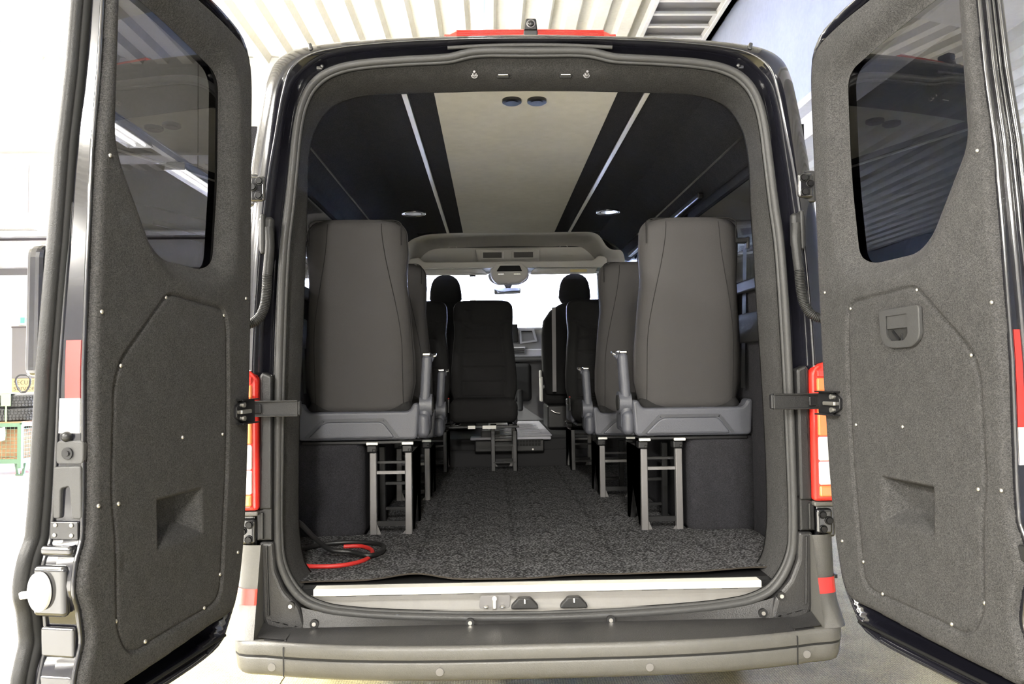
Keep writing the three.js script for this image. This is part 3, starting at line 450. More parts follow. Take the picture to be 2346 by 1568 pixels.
// tail: bumper, step, sill, lamps, hinges
{ const bz = x => 0.205 - 0.11 * Math.pow(Math.abs(x) / 0.9, 3.2);
  // cross-section rows (y, push) swept along x, corners wrap forward
  const path = []; for (let i = 0; i <= 80; i++) { const t = i / 80 * 2 - 1, a = Math.abs(t), sg = Math.sign(t); if (a < 0.86) path.push([sg * a / 0.86 * 0.80, bz(a / 0.86 * 0.80)]); else { const q = (a - 0.86) / 0.14; path.push([sg * (0.80 + 0.108 * Math.sin(q * Math.PI / 2)), bz(0.80) - 0.055 * (1 - Math.cos(q * Math.PI / 2)) - 0.26 * q ** 6]); } }
  const row = (y, dz, dx = 0) => path.map(([x, z]) => [x + Math.sign(x) * dx * smooth(0.7, 0.9, Math.abs(x)), y(Math.abs(x)), z + dz]);
  const yy = c => x => c + 0.030 * smooth(0.6, 0.9, x) * 0;
  const b = part('bumper', [strip([row(yy(0.503), -0.03), row(yy(0.5045), -0.012), row(yy(0.502), -0.003), row(yy(0.492), 0), row(yy(0.470), 0.002), row(yy(0.466), -0.004)]), strip([row(yy(0.460), -0.004), row(yy(0.456), 0.001, -0.004), row(yy(0.43), 0.0, -0.006), row(yy(0.415), -0.006, -0.008), row(yy(0.405), -0.02, -0.012), row(yy(0.40), -0.10, -0.015)])], M.bumper); b.userData.label = 'grey plastic rear bumper';
  mesh('bumper_groove', strip([row(yy(0.4665), -0.005), row(yy(0.4595), -0.005)]), M.groove, b);
  for (const [x, y] of [[-0.77, 0.437], [-0.29, 0.437], [0.295, 0.437], [0.764, 0.440]]) { const z = bz(x) + 0.0015; mesh('parking_sensor', cyl(0.011, 0.011, 0.005, 20, x, y, z, Math.PI / 2, Math.abs(x) > 0.5 ? x * 0.35 : 0), M.steelGrey, b); }
  for (const s of [-1, 1]) mesh('bumper_joint', strip([[[s * 0.733, 0.508, bz(0.733) - 0.02], [s * 0.737, 0.508, bz(0.737) - 0.02]], [[s * 0.733, 0.492, bz(0.733) + 0.0035], [s * 0.737, 0.492, bz(0.737) + 0.0035]], [[s * 0.733, 0.412, bz(0.733) + 0.0005], [s * 0.737, 0.412, bz(0.737) + 0.0005]]]), M.groove, b);
  const st = part('step_plate', [grid(40, 8, (u, v) => { const x = (u - 0.5) * 1.6; return [x, 0.509 - 0.004 * v, lerp(0.028, bz(x) - 0.012, v)]; })], M.stepPlastic); st.userData.label = 'dark plastic tread on the bumper step';
  const ri = part('sill_riser', [grid(60, 3, (u, v) => { const x = (u - 0.5) * 1.62; const [, y] = polar(SEAL, Math.atan2(0.53 - CY, x)); return [x, lerp(0.509, Math.max(0.512, Math.min(y, 0.62) - 0.004), v), lerp(0.029, 0.012, v)]; })], M.stepPlastic); ri.userData.label = 'dark plastic riser under the sill';
  for (const [x, y] of [[-0.675, 0.521], [-0.21, 0.515], [0.214, 0.514], [0.678, 0.525], [-0.745, 0.575], [0.735, 0.575]]) { const q = mesh('screw_cup', [cyl(0.013, 0.013, 0.010, 20, x, y, 0.030, Math.PI / 2)], M.black, ri); mesh('screw_cup', cyl(0.006, 0.006, 0.013, 12, x, y, 0.031, Math.PI / 2), M.zinc, ri); }
  for (const s of [-1, 1]) {
    const g = q => sided(q, s), P = (n, q, m) => part(n, [q].flat().map(g), m);
    // dark corner trim between opening and tail lamp
    P('pillar_trim', [slab(rounded([[0.800, 0.862], [0.838, 0.862], [0.838, 1.262], [0.828, 1.275], [0.800, 1.262]], 0.006), 0.05, 0.008).translate(0, 0, -0.016), slab([[0.80, 0.77], [0.846, 0.77], [0.846, 0.858], [0.80, 0.875]], 0.05, 0.006).translate(0, 0, -0.02), rbox(0.008, 0.08, 0.008, 0.003, 0.828, 0.815, 0.034)], M.black).userData.label = 'black plastic trim beside the tail lamp';
    P('corner_trim', [slab(rounded([[0.70, 0.50], [0.815, 0.50, 0.03], [0.832, 0.54], [0.840, 0.765], [0.796, 0.765], [0.79, 0.68], [0.765, 0.62], [0.72, 0.57]], 0.01), 0.06, 0.012).translate(0, 0, -0.03), slab([[0.806, 0.55], [0.812, 0.55], [0.818, 0.755], [0.813, 0.755]], 0.012, 0.003).translate(0, 0, 0.026), grid(10, 6, (u, v) => { const x = lerp(0.735, 0.825, u); return [x, 0.508 + 0.02 * u * u * (1 - v), lerp(0.03, bz(x) - 0.02, v)]; })], M.stepPlastic).userData.label = 'dark corner of the bumper step';
    P('bumper_corner', [strip([[0.76, 0], [0.632, 0.012], [0.60, 0.018], [0.56, 0.045], [0.525, 0.09], [0.504, 0.115]].map(([y, k]) => Array.from({ length: 14 }, (_, i) => { const q = i / 13; const x = 0.829 + 0.080 * Math.sin(q * 1.5) + k * 0.03 * q; return [x, y, 0.045 + k * 0.62 - 0.07 * q * q * q - (i === 13 ? 0.2 : 0)]; }))), strip([[[0.829, 0.76, 0.045], [0.829, 0.504, 0.116]], [[0.826, 0.76, 0.0], [0.826, 0.504, 0.0]]])], M.bumper).userData.label = 'grey bumper corner';
    P('corner_reflector', [strip([[0.634, 0.008], [0.588, 0.0185]].map(([y, k]) => Array.from({ length: 10 }, (_, i) => { const q = 0.01 + i / 9; const x = 0.830 + 0.081 * Math.sin(Math.min(q, 0.97) * 1.5) + k * 0.03 * q; return [x, y, 0.0505 + k * 0.62 - 0.07 * q * q * q]; }))), strip([[[0.828, 0.634, 0.03], [0.828, 0.588, 0.03]], [[0.829, 0.634, 0.056], [0.829, 0.588, 0.0625]]])], M.lensRed).userData.label = 'red bumper reflector';
    const L = P('tail_lamp', [slab(rounded([[0.836, 0.862], [0.93, 0.862], [0.93, 1.285, 0.02], [0.866, 1.283, 0.02], [0.838, 1.258, 0.02]], 0.012), 0.075, 0.012).translate(0, 0, -0.02)], M.lensRed); L.userData.label = 'red rear lamp cluster';
    const seg = (n, y0, y1, m) => mesh(n, g(rbox(0.074, y1 - y0, 0.02, 0.006, 0.888, (y0 + y1) / 2, 0.052)), m, L);
    seg('lens_red', 1.238, 1.262, M.lensRed); seg('lens_orange', 1.195, 1.236, M.lensOrange); seg('lens_red', 1.15, 1.193, M.lensRed); seg('lens_orange', 1.06, 1.148, M.lensOrange); seg('lens_clear', 0.985, 1.058, M.lensClear); seg('lens_clear', 0.912, 0.983, M.lensClear); seg('lens_orange', 0.876, 0.91, M.lensOrange);
    P('lamp_sill', rbox(0.09, 0.014, 0.06, 0.005, 0.882, 0.853, 0.02), M.bumper);
    for (const [y, x] of [[1.832, 0.842], [0.798, 0.872]]) { const h = P('hinge', [rbox(0.05, 0.078, 0.02, 0.01, x, y, 0.03), rbox(0.06, 0.1, 0.02, 0.008, x + 0.008, y, 0.016)], M.paintEdge); h.userData.label = 'black door hinge'; for (const [dx, dy] of [[-0.008, 0.022], [0.012, 0.004], [-0.006, -0.022]]) mesh('hinge_bolt', [g(cyl(0.0085, 0.0085, 0.010, 14, x + dx, y + dy, 0.043, Math.PI / 2)), g(new THREE.TorusGeometry(0.011, 0.002, 6, 18).translate(x + dx, y + dy, 0.042))], M.steelDark, h); }
    // cable conduit from pillar to door
    const hose = P('cable_conduit', [tube([[0.806, 1.71, 0.045], [0.800, 1.66, 0.052], [0.803, 1.60, 0.055], [0.806, 1.565, 0.056]], 0.0145, 30, 14), rbox(0.045, 0.11, 0.03, 0.013, 0.814, 1.69, 0.035), rbox(0.014, 0.12, 0.03, 0.006, 0.820, 1.69, 0.046)], M.sealMid); hose.userData.label = 'grey corrugated cable conduit';
    const path2 = new THREE.CatmullRomCurve3([[0.806, 1.57, 0.056], [0.807, 1.51, 0.062], [0.813, 1.46, 0.072], [0.830, 1.428, 0.082], [0.855, 1.416, 0.09], [0.885, 1.43, 0.11]].map(p => V(...p))), rings = path2.getSpacedPoints(44);
    mesh('corrugated_hose', [g(new THREE.TubeGeometry(path2, 60, 0.0125, 12)), ...rings.map((p, i) => { const t = path2.getTangentAt(i / 44), q = new THREE.TorusGeometry(0.0125, 0.0024, 6, 18); q.applyQuaternion(new THREE.Quaternion().setFromUnitVectors(V(0, 0, 1), t)); return g(q.translate(p.x, p.y, p.z)); })], M.sealMid, hose);
    // check strap
    const k = P('check_strap', [rbox(0.155, 0.046, 0.008, 0.003, 0.79, 1.166, 0.062, 0, 0.04, 0)], M.black); k.userData.label = 'black door check strap';
    mesh('strap_edge', [g(rbox(0.155, 0.004, 0.016, 0.0015, 0.79, 1.188, 0.066)), g(rbox(0.155, 0.004, 0.016, 0.0015, 0.79, 1.144, 0.066)), g(rbox(0.03, 0.044, 0.02, 0.004, 0.722, 1.166, 0.055))], M.black, k); mesh('strap_button', [g(rbox(0.024, 0.030, 0.01, 0.006, 0.832, 1.166, 0.067)), g(new THREE.TorusGeometry(0.017, 0.0012, 6, 18, Math.PI).rotateZ(-Math.PI / 2).scale(0.5, 1, 1).translate(0.842, 1.166, 0.071))], M.blackGloss, k); mesh('strap_pin', g(rod([0.868, 1.135, 0.072], [0.868, 1.197, 0.072], 0.007, 12)), M.zinc, k);
  }
  const al = part('sill_strip', [rbox(1.383, 0.022, 0.05, 0.003, 0.002, 0.598, -0.043)], M.alu); al.userData.label = 'bright aluminium sill strip'; mesh('strip_top', span(-0.68, 0.68, 0.607, 0.6105, -0.14, -0.06), M.steelGrey, al);
  const sp = part('sill_plate', [span(-0.70, 0.70, 0.57, 0.588, -0.03, -0.024), strip([[[-0.70, 0.588, -0.03], [0.70, 0.588, -0.03]], [[-0.70, 0.572, -0.024], [0.70, 0.572, -0.024]], [[-0.69, 0.566, -0.012], [0.69, 0.566, -0.012]], [[-0.66, 0.545, -0.010], [0.66, 0.545, -0.010]], [[-0.6, 0.535, 0.002], [0.6, 0.535, 0.002]]])], M.sillGrey); sp.userData.label = 'grey sill plate';
  mesh('latch_recess', [slab(rounded([[-0.183, 0.545], [-0.09, 0.545], [-0.087, 0.583], [-0.180, 0.583]], 0.008), 0.004, 0.001).translate(0, 0, -0.011)], M.steelGrey, sp); mesh('latch_pin', [rbox(0.012, 0.034, 0.02, 0.003, -0.136, 0.563, 0.0), cyl(0.007, 0.007, 0.006, 14, -0.136, 0.578, 0.009, Math.PI / 2)], M.zinc, sp); for (const dx of [-0.026, 0.024]) mesh('latch_bolt', ball(0.008, -0.136 + dx, 0.551, 0.0, 1, 0.5, 1), M.zinc, sp);
  for (const x of [-0.044, 0.106]) { mesh('striker_housing', slab(rounded([[x - 0.042, 0.545], [x + 0.042, 0.545], [x + 0.04, 0.555], [x + 0.018, 0.578], [x - 0.018, 0.578], [x - 0.04, 0.555]], 0.004), 0.022, 0.004).translate(0, 0, -0.012), M.black, sp); mesh('striker_nib', rbox(0.006, 0.014, 0.01, 0.002, x, 0.568, 0.012, -0.3), M.zinc, sp); }
  for (const [x0, x1] of [[-0.62, -0.56], [-0.52, -0.42], [-0.37, -0.30], [-0.25, -0.2], [0.18, 0.26], [0.32, 0.40], [0.45, 0.52], [0.57, 0.62]]) mesh('sill_mark', span(x0, x1, 0.5845, 0.5865, -0.0245, -0.0235), M.groove, sp);
  // high brake lamp and camera on the roof edge
  const bl = part('high_brake_lamp', [slab(rounded([[-0.285, 2.378], [-0.235, 2.402], [-0.12, 2.405], [0, 2.406], [0.12, 2.405], [0.25, 2.400], [0.295, 2.378]], 0.006), 0.06, 0.008).translate(0, 0, -0.2)], M.lensRed); bl.userData.label = 'red high brake lamp'; for (const y of [2.384, 2.391, 2.398]) mesh('lens_line', rod([-0.24, y, -0.138], [0.25, y, -0.138], 0.0015, 6), M.redSoft, bl);
  part('brake_lamp_seat', [strip([[[-0.45, 2.30, -0.02], [0, 2.312, -0.02], [0.45, 2.30, -0.02]], [[-0.42, 2.345, -0.09], [0, 2.358, -0.09], [0.42, 2.345, -0.09]], [[-0.4, 2.370, -0.15], [0, 2.382, -0.15], [0.4, 2.370, -0.15]], [[-0.4, 2.36, -0.5], [0, 2.38, -0.5], [0.4, 2.36, -0.5]]])], M.paint);
  const cm = part('reversing_camera', [slab(rounded([[-0.018, 2.392], [0.028, 2.392], [0.024, 2.432], [-0.010, 2.432]], 0.006), 0.05, 0.006).translate(0, 0, -0.17), rbox(0.046, 0.03, 0.05, 0.004, 0.004, 2.368, -0.125)], M.steelDark); cm.userData.label = 'roof reversing camera'; mesh('camera_lens', [ball(0.011, 0.006, 2.412, -0.117, 1, 1, 0.6)], M.blackGloss, cm); mesh('lens_ring', new THREE.TorusGeometry(0.012, 0.0025, 8, 24).translate(0.006, 2.412, -0.119), M.steelGrey, cm);
}
// ---------------------------------------------------------------- the two rear doors, built flat (s along the door, h up, d towards the load space) and hung on their hinges
{ const TILT = 0.0203, leanD = (h, d) => d - TILT * (h - 1.27);
  const lean = g => { if (Array.isArray(g)) return g.map(lean); const q = g.index ? g.toNonIndexed() : g.clone(), p = q.attributes.position; for (let i = 0; i < p.count; i++) p.setZ(i, leanD(p.getY(i), p.getZ(i))); return q; };
  const free = [[0.665, 2.25], [0.676, 2.08], [0.690, 1.92], [0.712, 1.75], [0.731, 1.5], [0.745, 1.28], [0.747, 1.18], [0.750, 1.02], [0.755, 0.945], [0.772, 0.905], [0.782, 0.853], [0.766, 0.80], [0.760, 0.734], [0.780, 0.69], [0.786, 0.63]];
  const hinge = [[0.760, 0.612], [0.55, 0.618], [0.33, 0.630], [0.215, 0.638], [0.188, 0.672], [0.158, 0.765], [0.135, 0.90], [0.110, 1.145], [0.086, 1.46], [0.060, 1.98], [0.054, 2.14], [0.064, 2.19], [0.095, 2.222], [0.18, 2.242], [0.32, 2.252], [0.64, 2.257]];
  const feltEdge = [...curve2(free, 110), ...curve2(hinge, 120)];
  const glassEdge = (g) => rounded([[0.186 - g, 2.105 + g, 0.05], [0.40, 2.142 + g, 0.1], [0.598 + g, 2.160 + g, 0.03], [0.617 + g, 1.86, 0.1], [0.622 + g, 1.775, 0.06], [0.505 + g * 0.8, 1.580 - g, 0.06], [0.455, 1.548 - g, 0.03], [0.288, 1.545 - g, 0.05], [0.232 - g, 1.572 - g, 0.06], [0.200 - g, 1.80, 0.08]], 0.03, 8);
  const inset = rounded([[0.488, 1.463, 0.03], [0.242, 1.444, 0.04], [0.225, 1.40, 0.05], [0.232, 1.09, 0.3], [0.283, 0.685, 0.05], [0.565, 0.678, 0.1], [0.638, 0.672, 0.05], [0.680, 0.735, 0.08], [0.680, 0.93, 0.05], [0.692, 1.02, 0.05], [0.680, 1.25, 0.05], [0.660, 1.30, 0.05]], 0.03, 6);
  const sIn = signed(inset), sGl = signed(glassEdge(0));
  const height = (s, h, d) => {
    let z = 0.012;
    const e = -sGl(s, h), near = smooth(0.07, -0.004, e);                               // rolls back into the window
    z -= 0.0395 * near * Math.sqrt(near);
    const o = Math.max(0, 0.022 - Math.min(d + (e < 0.05 ? 0.05 : 0), 0.022)); z -= 0.022 - Math.sqrt(Math.max(0, 0.022 * 0.022 - o * o));   // rounded outer edge
    const q = sIn(s, h); z -= 0.008 * Math.exp(-((q / 0.004) ** 2)); z -= 0.003 * smooth(-0.002, 0.006, q);
    const r = Math.min((0.538 - s) / 0.006, (s - 0.352) / 0.045, (0.988 - h) / 0.018, (h - 0.868) / 0.045); if (r > 0) z -= 0.05 * smooth(0, 1, r);
    const b = Math.hypot(s - 0.652, (h - 0.868) * 0.7); z -= 0.003 * Math.exp(-((b / 0.012) ** 2));
    return z;
  };
  const feltGeo = lean(relief(feltEdge, [glassEdge(0)], 0.004, height)), rimGeo = lean([wallOf(feltEdge, (x, y) => -0.012, () => -0.009)]);
  // painted metal: slightly larger outline, outer skin bulging towards the foot
  const T = table([[0.55, 0.112], [0.8, 0.112], [1.15, 0.090], [1.55, 0.070], [2.2, 0.052]]), depth = (s, h) => -T(h) * (0.62 + 0.38 * smooth(0.05, 0.7, s));
  const metalEdge = [...curve2(free.map(([s, h]) => [s + 0.006, h > 2.2 ? 2.29 : h < 0.65 ? 0.556 : h]), 90), ...curve2([[0.770, 0.553], [0.55, 0.552], [0.30, 0.558], [0.245, 0.575], [0.218, 0.61], [0.180, 0.66], [0.150, 0.765], [0.128, 0.90], [0.102, 1.145], [0.078, 1.46], [0.050, 1.98], [0.044, 2.15], [0.055, 2.215], [0.09, 2.255], [0.18, 2.278], [0.32, 2.290], [0.64, 2.297]], 90)];
  const hole = glassEdge(0.010), sMet = signed(metalEdge);
  const metalGeo = lean([relief(metalEdge, [hole], 0.012, (x, y) => -0.004 - 0.056 * smooth(0.015, 0.045, sMet(x, y))), relief(metalEdge, [glassEdge(0.034)], 0.02, depth), wallOf(metalEdge, () => -0.004, (x, y) => depth(x, y) * 0.45), wallOf(metalEdge, (x, y) => depth(x, y) * 0.45, depth)]), rebateGeo = lean(strip([glassEdge(0.010).map(([x, y]) => [x, y, -0.030]), glassEdge(0.034).map(([x, y]) => [x, y, depth(x, y)])], true));
  const glassGeo = lean(relief(glassEdge(0.010), [], 0.03, () => -0.0275));
  const screws = [[0.490, 1.453], [0.235, 1.428], [0.657, 1.291], [0.439, 1.119], [0.259, 1.112], [0.283, 0.752], [0.356, 0.688], [0.682, 0.759], [0.590, 0.686], [0.736, 1.007], [0.720, 1.402], [0.689, 1.737], [0.129, 1.483], [0.198, 0.789], [0.672, 1.0]];
  const endPath = h => { const c = free; for (let i = 1; i < c.length; i++) if (h >= c[i][1]) return lerp(c[i][0], c[i - 1][0], (h - c[i][1]) / (c[i - 1][1] - c[i][1])); return c[c.length - 1][0]; };
  for (const side of [-1, 1]) {
    const a = side < 0 ? 0.19299 : 0.17639, S = g => [g].flat(9).map(q => sided(q, side));
    const door = mesh('rear_door', S(metalGeo), M.paint, van);
    door.position.set(side * 0.8118, 0, 0.06); door.rotation.y = -side * (Math.PI / 2 - a); door.userData.label = side < 0 ? 'left rear door swung open' : 'right rear door swung open, with pull handle';
    const P = (n, g, m) => mesh(n, S(lean([g].flat(9))), m, door);
    mesh('felt_panel', S([feltGeo, rimGeo]), M.doorFelt, door).userData.label = 'dark grey felt door panel';
    mesh('window_rebate', S(rebateGeo), M.seal, door); mesh('window_glass', S(glassGeo), M.tint, door).userData.label = 'dark tinted door window';
    for (const [s, h] of screws) P('screw', ball(0.0048, s, h, height(s, h, 0.1) + 0.0015, 1, 1, 0.7, 10), M.zinc);
    // check strap bracket on the hinge side
    P('strap_bracket', [slab(rounded([[0.105, 1.133], [0.165, 1.133], [0.205, 1.150], [0.205, 1.182], [0.165, 1.200], [0.105, 1.200]], 0.008), 0.01, 0.002).translate(0, 0, 0.012), rbox(0.09, 0.004, 0.022, 0.001, 0.15, 1.199, 0.024), rbox(0.09, 0.004, 0.022, 0.001, 0.15, 1.134, 0.024)], M.blackGloss);
    for (const h of [1.148, 1.185]) P('bracket_screw', cyl(0.007, 0.007, 0.006, 14, 0.172, h, 0.025, Math.PI / 2), M.zinc); P('bracket_tongue', rbox(0.055, 0.011, 0.01, 0.003, 0.165, 1.166, 0.026), M.zinc);
    P('lower_edge_seal', tube(Array.from({ length: 14 }, (_, i) => [0.25 + i * 0.038, 0.585, 0.002]), 0.004, 40, 8), M.sealDark);
    if (side > 0) {
      const o = rounded([[0.368, 1.412, 0.008], [0.512, 1.416, 0.012], [0.515, 1.336, 0.02], [0.487, 1.314, 0.02], [0.402, 1.314, 0.02], [0.375, 1.336, 0.02]], 0.01), i = rounded([[0.394, 1.398, 0.003], [0.474, 1.400, 0.003], [0.478, 1.345, 0.008], [0.462, 1.329, 0.008], [0.412, 1.329, 0.008], [0.396, 1.345, 0.008]], 0.01);
      P('handle_frame', slab(o, 0.012, 0.003, [i]).translate(0, 0, 0.009), M.seal).userData.label = 'dark grey recessed handle surround';
      P('handle_well', slab(i, 0.003).translate(0, 0, 0.0108), M.groove); P('pull_handle', [slab([[0.396, 1.362], [0.477, 1.363], [0.474, 1.399], [0.395, 1.397]], 0.008, 0.002).translate(0, 0, 0.010)], M.seal); P('handle_catch', [bar([0.415, 1.357, 0.0145], [0.44, 1.334, 0.0145], 0.006), rbox(0.004, 0.018, 0.004, 0.001, 0.448, 1.339, 0.015)], M.steelDark);
      P('latch_hole', [rbox(0.03, 0.034, 0.012, 0.008, 0.772, 0.885, 0.0)], M.black);
    }
    // the closing edge: ribs, tape, latch fittings, overlap seal on the left door
    const on = (h, off, k = 0.0075) => [endPath(h) + k, h, off];
    const hs = Array.from({ length: 50 }, (_, i) => lerp(0.575, 2.22, i / 49));
    P('edge_rib', [tube(hs.map(h => on(h, -0.006, 0.006)), 0.0045, 120, 8), tube(hs.map(h => on(h, depth(0.75, h) * 0.72, 0.006)), 0.005, 120, 8)], M.paintEdge);
    const tape = (h0, h1, w, m, n) => P(n, strip([h0, lerp(h0, h1, 0.33), lerp(h0, h1, 0.66), h1].map(h => [on(h, -0.012, 0.0078), on(h, -0.012 - w(h), 0.0078)])), m);
    tape(side < 0 ? 1.225 : 1.139, 1.343, h => 0.034, M.redSoft, 'reflective_tape').userData.label = 'red reflective tape'; tape(side < 0 ? 1.155 : 1.061, side < 0 ? 1.225 : 1.139, h => side < 0 ? 0.05 : 0.034, M.lensClear, 'reflective_tape').userData.label = 'white reflective tape';
    if (side < 0) {
      const sp = hs.map(h => on(h, depth(0.75, h) - 0.006, 0.014)); P('overlap_seal', [tube(sp, 0.0155, 160, 12)], M.sealMid).userData.label = 'ribbed rubber overlap seal';
      const E = (n, g, m) => P(n, g, m), edge = (pts, s0, th, bev = 0.003) => { const g = slab(pts, th, bev), p = g.attributes.position; for (let i = 0; i < p.count; i++) p.setXYZ(i, s0 + p.getZ(i), p.getY(i), -p.getX(i)); g.computeVertexNormals(); return g; };
      E('seal_root', [tube(hs.map(h => on(h, depth(0.75, h) + 0.014, 0.006)), 0.010, 160, 8)], M.sealDark);
      E('latch_bracket', [edge(rounded([[0.004, 1.09], [0.066, 1.088], [0.068, 0.985], [0.052, 0.985], [0.050, 1.045], [0.030, 1.05], [0.026, 0.985], [0.004, 0.985]], 0.006), 0.752, 0.012), edge(rounded([[0.0, 1.14], [0.062, 1.14], [0.064, 1.093], [0.002, 1.093]], 0.01), 0.748, 0.012)], M.seal);
      E('latch_screw', [cyl(0.012, 0.012, 0.012, 18, 0.758, 1.115, -0.035, 0, 0, Math.PI / 2), cyl(0.006, 0.006, 0.018, 12, 0.758, 1.115, -0.035, 0, 0, Math.PI / 2)], M.blackGloss); E('latch_knob', ball(0.011, 0.757, 1.148, -0.040), M.steelDark);
      E('latch_plate', [rbox(0.006, 0.035, 0.062, 0.002, 0.765, 0.962, -0.040)], M.blackGloss); for (const [h, o] of [[0.973, -0.022], [0.973, -0.058], [0.953, -0.022], [0.953, -0.060]]) E('plate_screw', ball(0.0045, 0.769, h, o, 0.6, 1, 1), M.zinc);
      E('latch_ledge', [rbox(0.03, 0.02, 0.07, 0.008, 0.772, 0.925, -0.045), rbox(0.022, 0.10, 0.075, 0.012, 0.783, 0.848, -0.055)], M.paintEdge);
      E('wedge_plate', [(() => { const g = cyl(0.036, 0.036, 0.008, 36, 0, 0, 0, 0, 0, Math.PI / 2); g.scale(1, 1.05, 0.66); return g.translate(0.800, 0.850, -0.068); })(), bar([0.802, 0.85, -0.05], [0.806, 0.843, -0.105], 0.010, 0.014, 0.003)], M.whitePlastic).userData.label = 'white oval guide plate';
      E('edge_box', [rbox(0.012, 0.06, 0.075, 0.006, 0.772, 0.745, -0.05), rbox(0.012, 0.09, 0.08, 0.006, 0.783, 0.64, -0.05)], M.paintEdge);
      E('plate_carrier', [slab(rounded([[0.25, 1.28, 0.03], [0.765, 1.27, 0.02], [0.755, 1.545, 0.03], [0.25, 1.545, 0.03]], 0.02), 0.04, 0.014).translate(0, 0, -0.135)], M.paint).userData.label = 'black number plate carrier';
      E('rear_wiper', [bar([0.70, 1.74, -0.088], [0.662, 2.2, -0.078], 0.012, 0.02, 0.004), cyl(0.016, 0.016, 0.04, 20, 0.70, 1.735, -0.08, Math.PI / 2)], M.black).userData.label = 'rear wiper';
    } else {
      P('edge_rib', [tube(hs.map(h => on(h, depth(0.75, h) * 0.42, 0.008)), 0.007, 120, 8), tube(hs.map(h => on(h, depth(0.75, h) * 0.95, 0.010)), 0.008, 120, 8)], M.paintEdge);
    }
  }
}

// ---------------------------------------------------------------- carpet and cables on the load floor
{ const FY = 0.615, edgeZ = x => -0.062 - 0.022 * Math.exp(-(((x + 0.38) / 0.09) ** 2)) - 0.035 * smooth(0.35, 0.76, x) - 0.01 * Math.sin(x * 9);
  const halfW = z => table([[-3.0, 0.88], [-1.75, 0.88], [-1.72, 0.645], [-0.74, 0.645], [-0.715, 0.90], [-0.42, 0.86], [-0.15, 0.765], [-0.05, 0.735]])(z);
  const nx = 160, nz = 170, P = (u, v) => { const x0 = (u - 0.5) * 2 * 0.9, ze = edgeZ(x0 * 0.84), z = lerp(ze, -2.86, Math.pow(v, 1.35)), x = (u - 0.5) * 2 * halfW(z);
    const curl = 0.012 * Math.exp(-(((x + 0.38) / 0.10) ** 2)) * smooth(-0.25, -0.07, z) + 0.010 * smooth(-0.2, -0.06, z) * smooth(-0.1, 0.6, x) + 0.02 * smooth(0.80, 0.9, Math.abs(x)) * smooth(-0.72, -0.5, z);
    return [x, FY + 0.008 + curl + 0.0012 * Math.sin(x * 23 + z * 17), z]; };
  const c = thing('carpet_mat', 'dark grey loop pile carpet lying on the van floor', 'carpet', [0, 0, 0]);
  mesh('pile', grid(nx, nz, P), M.carpet, c);
  mesh('backing_edge', grid(nx, 1, (u, v) => { const p = P(u, 0); return [p[0], p[1] - v * 0.005, p[2]]; }), M.carpetBack, c);
  const y = FY + 0.018;
  tag(mesh('battery_cable', tube([[-0.83, 0.82, -0.17], [-0.799, 0.795, -0.19], [-0.777, 0.766, -0.23], [-0.74, 0.702, -0.29], [-0.699, 0.655, -0.338], [-0.639, y + 0.012, -0.35], [-0.567, y + 0.004, -0.325], [-0.535, y, -0.40], [-0.548, y, -0.502], [-0.593, y, -0.540], [-0.695, y, -0.557], [-0.785, y, -0.521], [-0.86, y, -0.40]], 0.0085, 140, 10), M.black), 'black cable looped on the carpet at the left', 'cable');
  tag(mesh('battery_cable', tube([[-0.80, y - 0.002, -0.235], [-0.73, y - 0.002, -0.212], [-0.646, y - 0.003, -0.221], [-0.585, y - 0.004, -0.28], [-0.566, y - 0.004, -0.366], [-0.580, y - 0.003, -0.445], [-0.628, y - 0.002, -0.499], [-0.687, y - 0.002, -0.497]], 0.0075, 100, 10), M.redSoft), 'red cable lying on the carpet at the left', 'cable');
}

// ---------------------------------------------------------------- seats
const frontW = table([[0, 0.195], [0.12, 0.222], [0.22, 0.222], [0.40, 0.208], [0.53, 0.196], [0.65, 0.204], [0.78, 0.200]]);
const rearW = table([[0, 0.186], [0.2, 0.190], [0.42, 0.196], [0.6, 0.190], [0.78, 0.170]]);
function backrest(H = 0.775) {
  const rings = [], side = [], N = 88, K = 110, rT = 0.062;
  for (let i = 0; i <= K; i++) {
    const t = i / K, h = H * (i < 90 ? t : t), over = Math.max(0, h - (H - rT)), cut = rT - Math.sqrt(Math.max(0, rT * rT - over * over)), low = smooth(0.03, 0, h);
    const ring = [];
    for (let j = 0; j < N; j++) {
      const a = j / N * Math.PI * 2, c = Math.cos(a), s = Math.sin(a), e = 2 / 5, ux = Math.sign(c) * Math.abs(c) ** e, uz = Math.sign(s) * Math.abs(s) ** (2 / 3.2);
      const w = lerp(frontW(h), rearW(h), clamp(uz * 0.9 + 0.1)) - cut * 0.95 - low * 0.012, x = ux * w;
      const dep = 0.064 - cut * 0.5 - low * 0.01; let z = -0.06 + 0.115 * h + uz * dep + (uz > 0 ? -0.012 * ux * ux : 0);
      if (uz < -0.45) {                                               // front cushion: headrest pad, bolsters and quilting seams
        const q = Math.abs(x), g = (d, wd) => Math.exp(-((d / wd) ** 2)); let n = 0;
        const bol = 0.135 - 0.02 * smooth(0.3, 0.6, h) + 0.03 * smooth(0.58, 0.7, h);
        if (h < 0.62) { n += 0.011 * g(q - bol, 0.007); if (q < bol) for (let m = 0; m < 5; m++) n += 0.010 * g(h - (0.07 + m * 0.105), 0.006); n -= 0.016 * smooth(bol, bol + 0.04, q); }
        const pad = Math.hypot(q * 0.9, Math.max(0, 0.66 - h) * 1.25); n += 0.011 * g(pad - 0.10, 0.007) * (h < 0.70 ? 1 : 0); n += 0.010 * g(pad - 0.15, 0.007) * (h < 0.64 ? 1 : 0); n -= 0.012 * smooth(0.1, 0.06, pad);
        z += n;
      }
      ring.push([x, h, z]);
    }
    rings.push(ring);
  }
  return strip(rings, true, true);
}
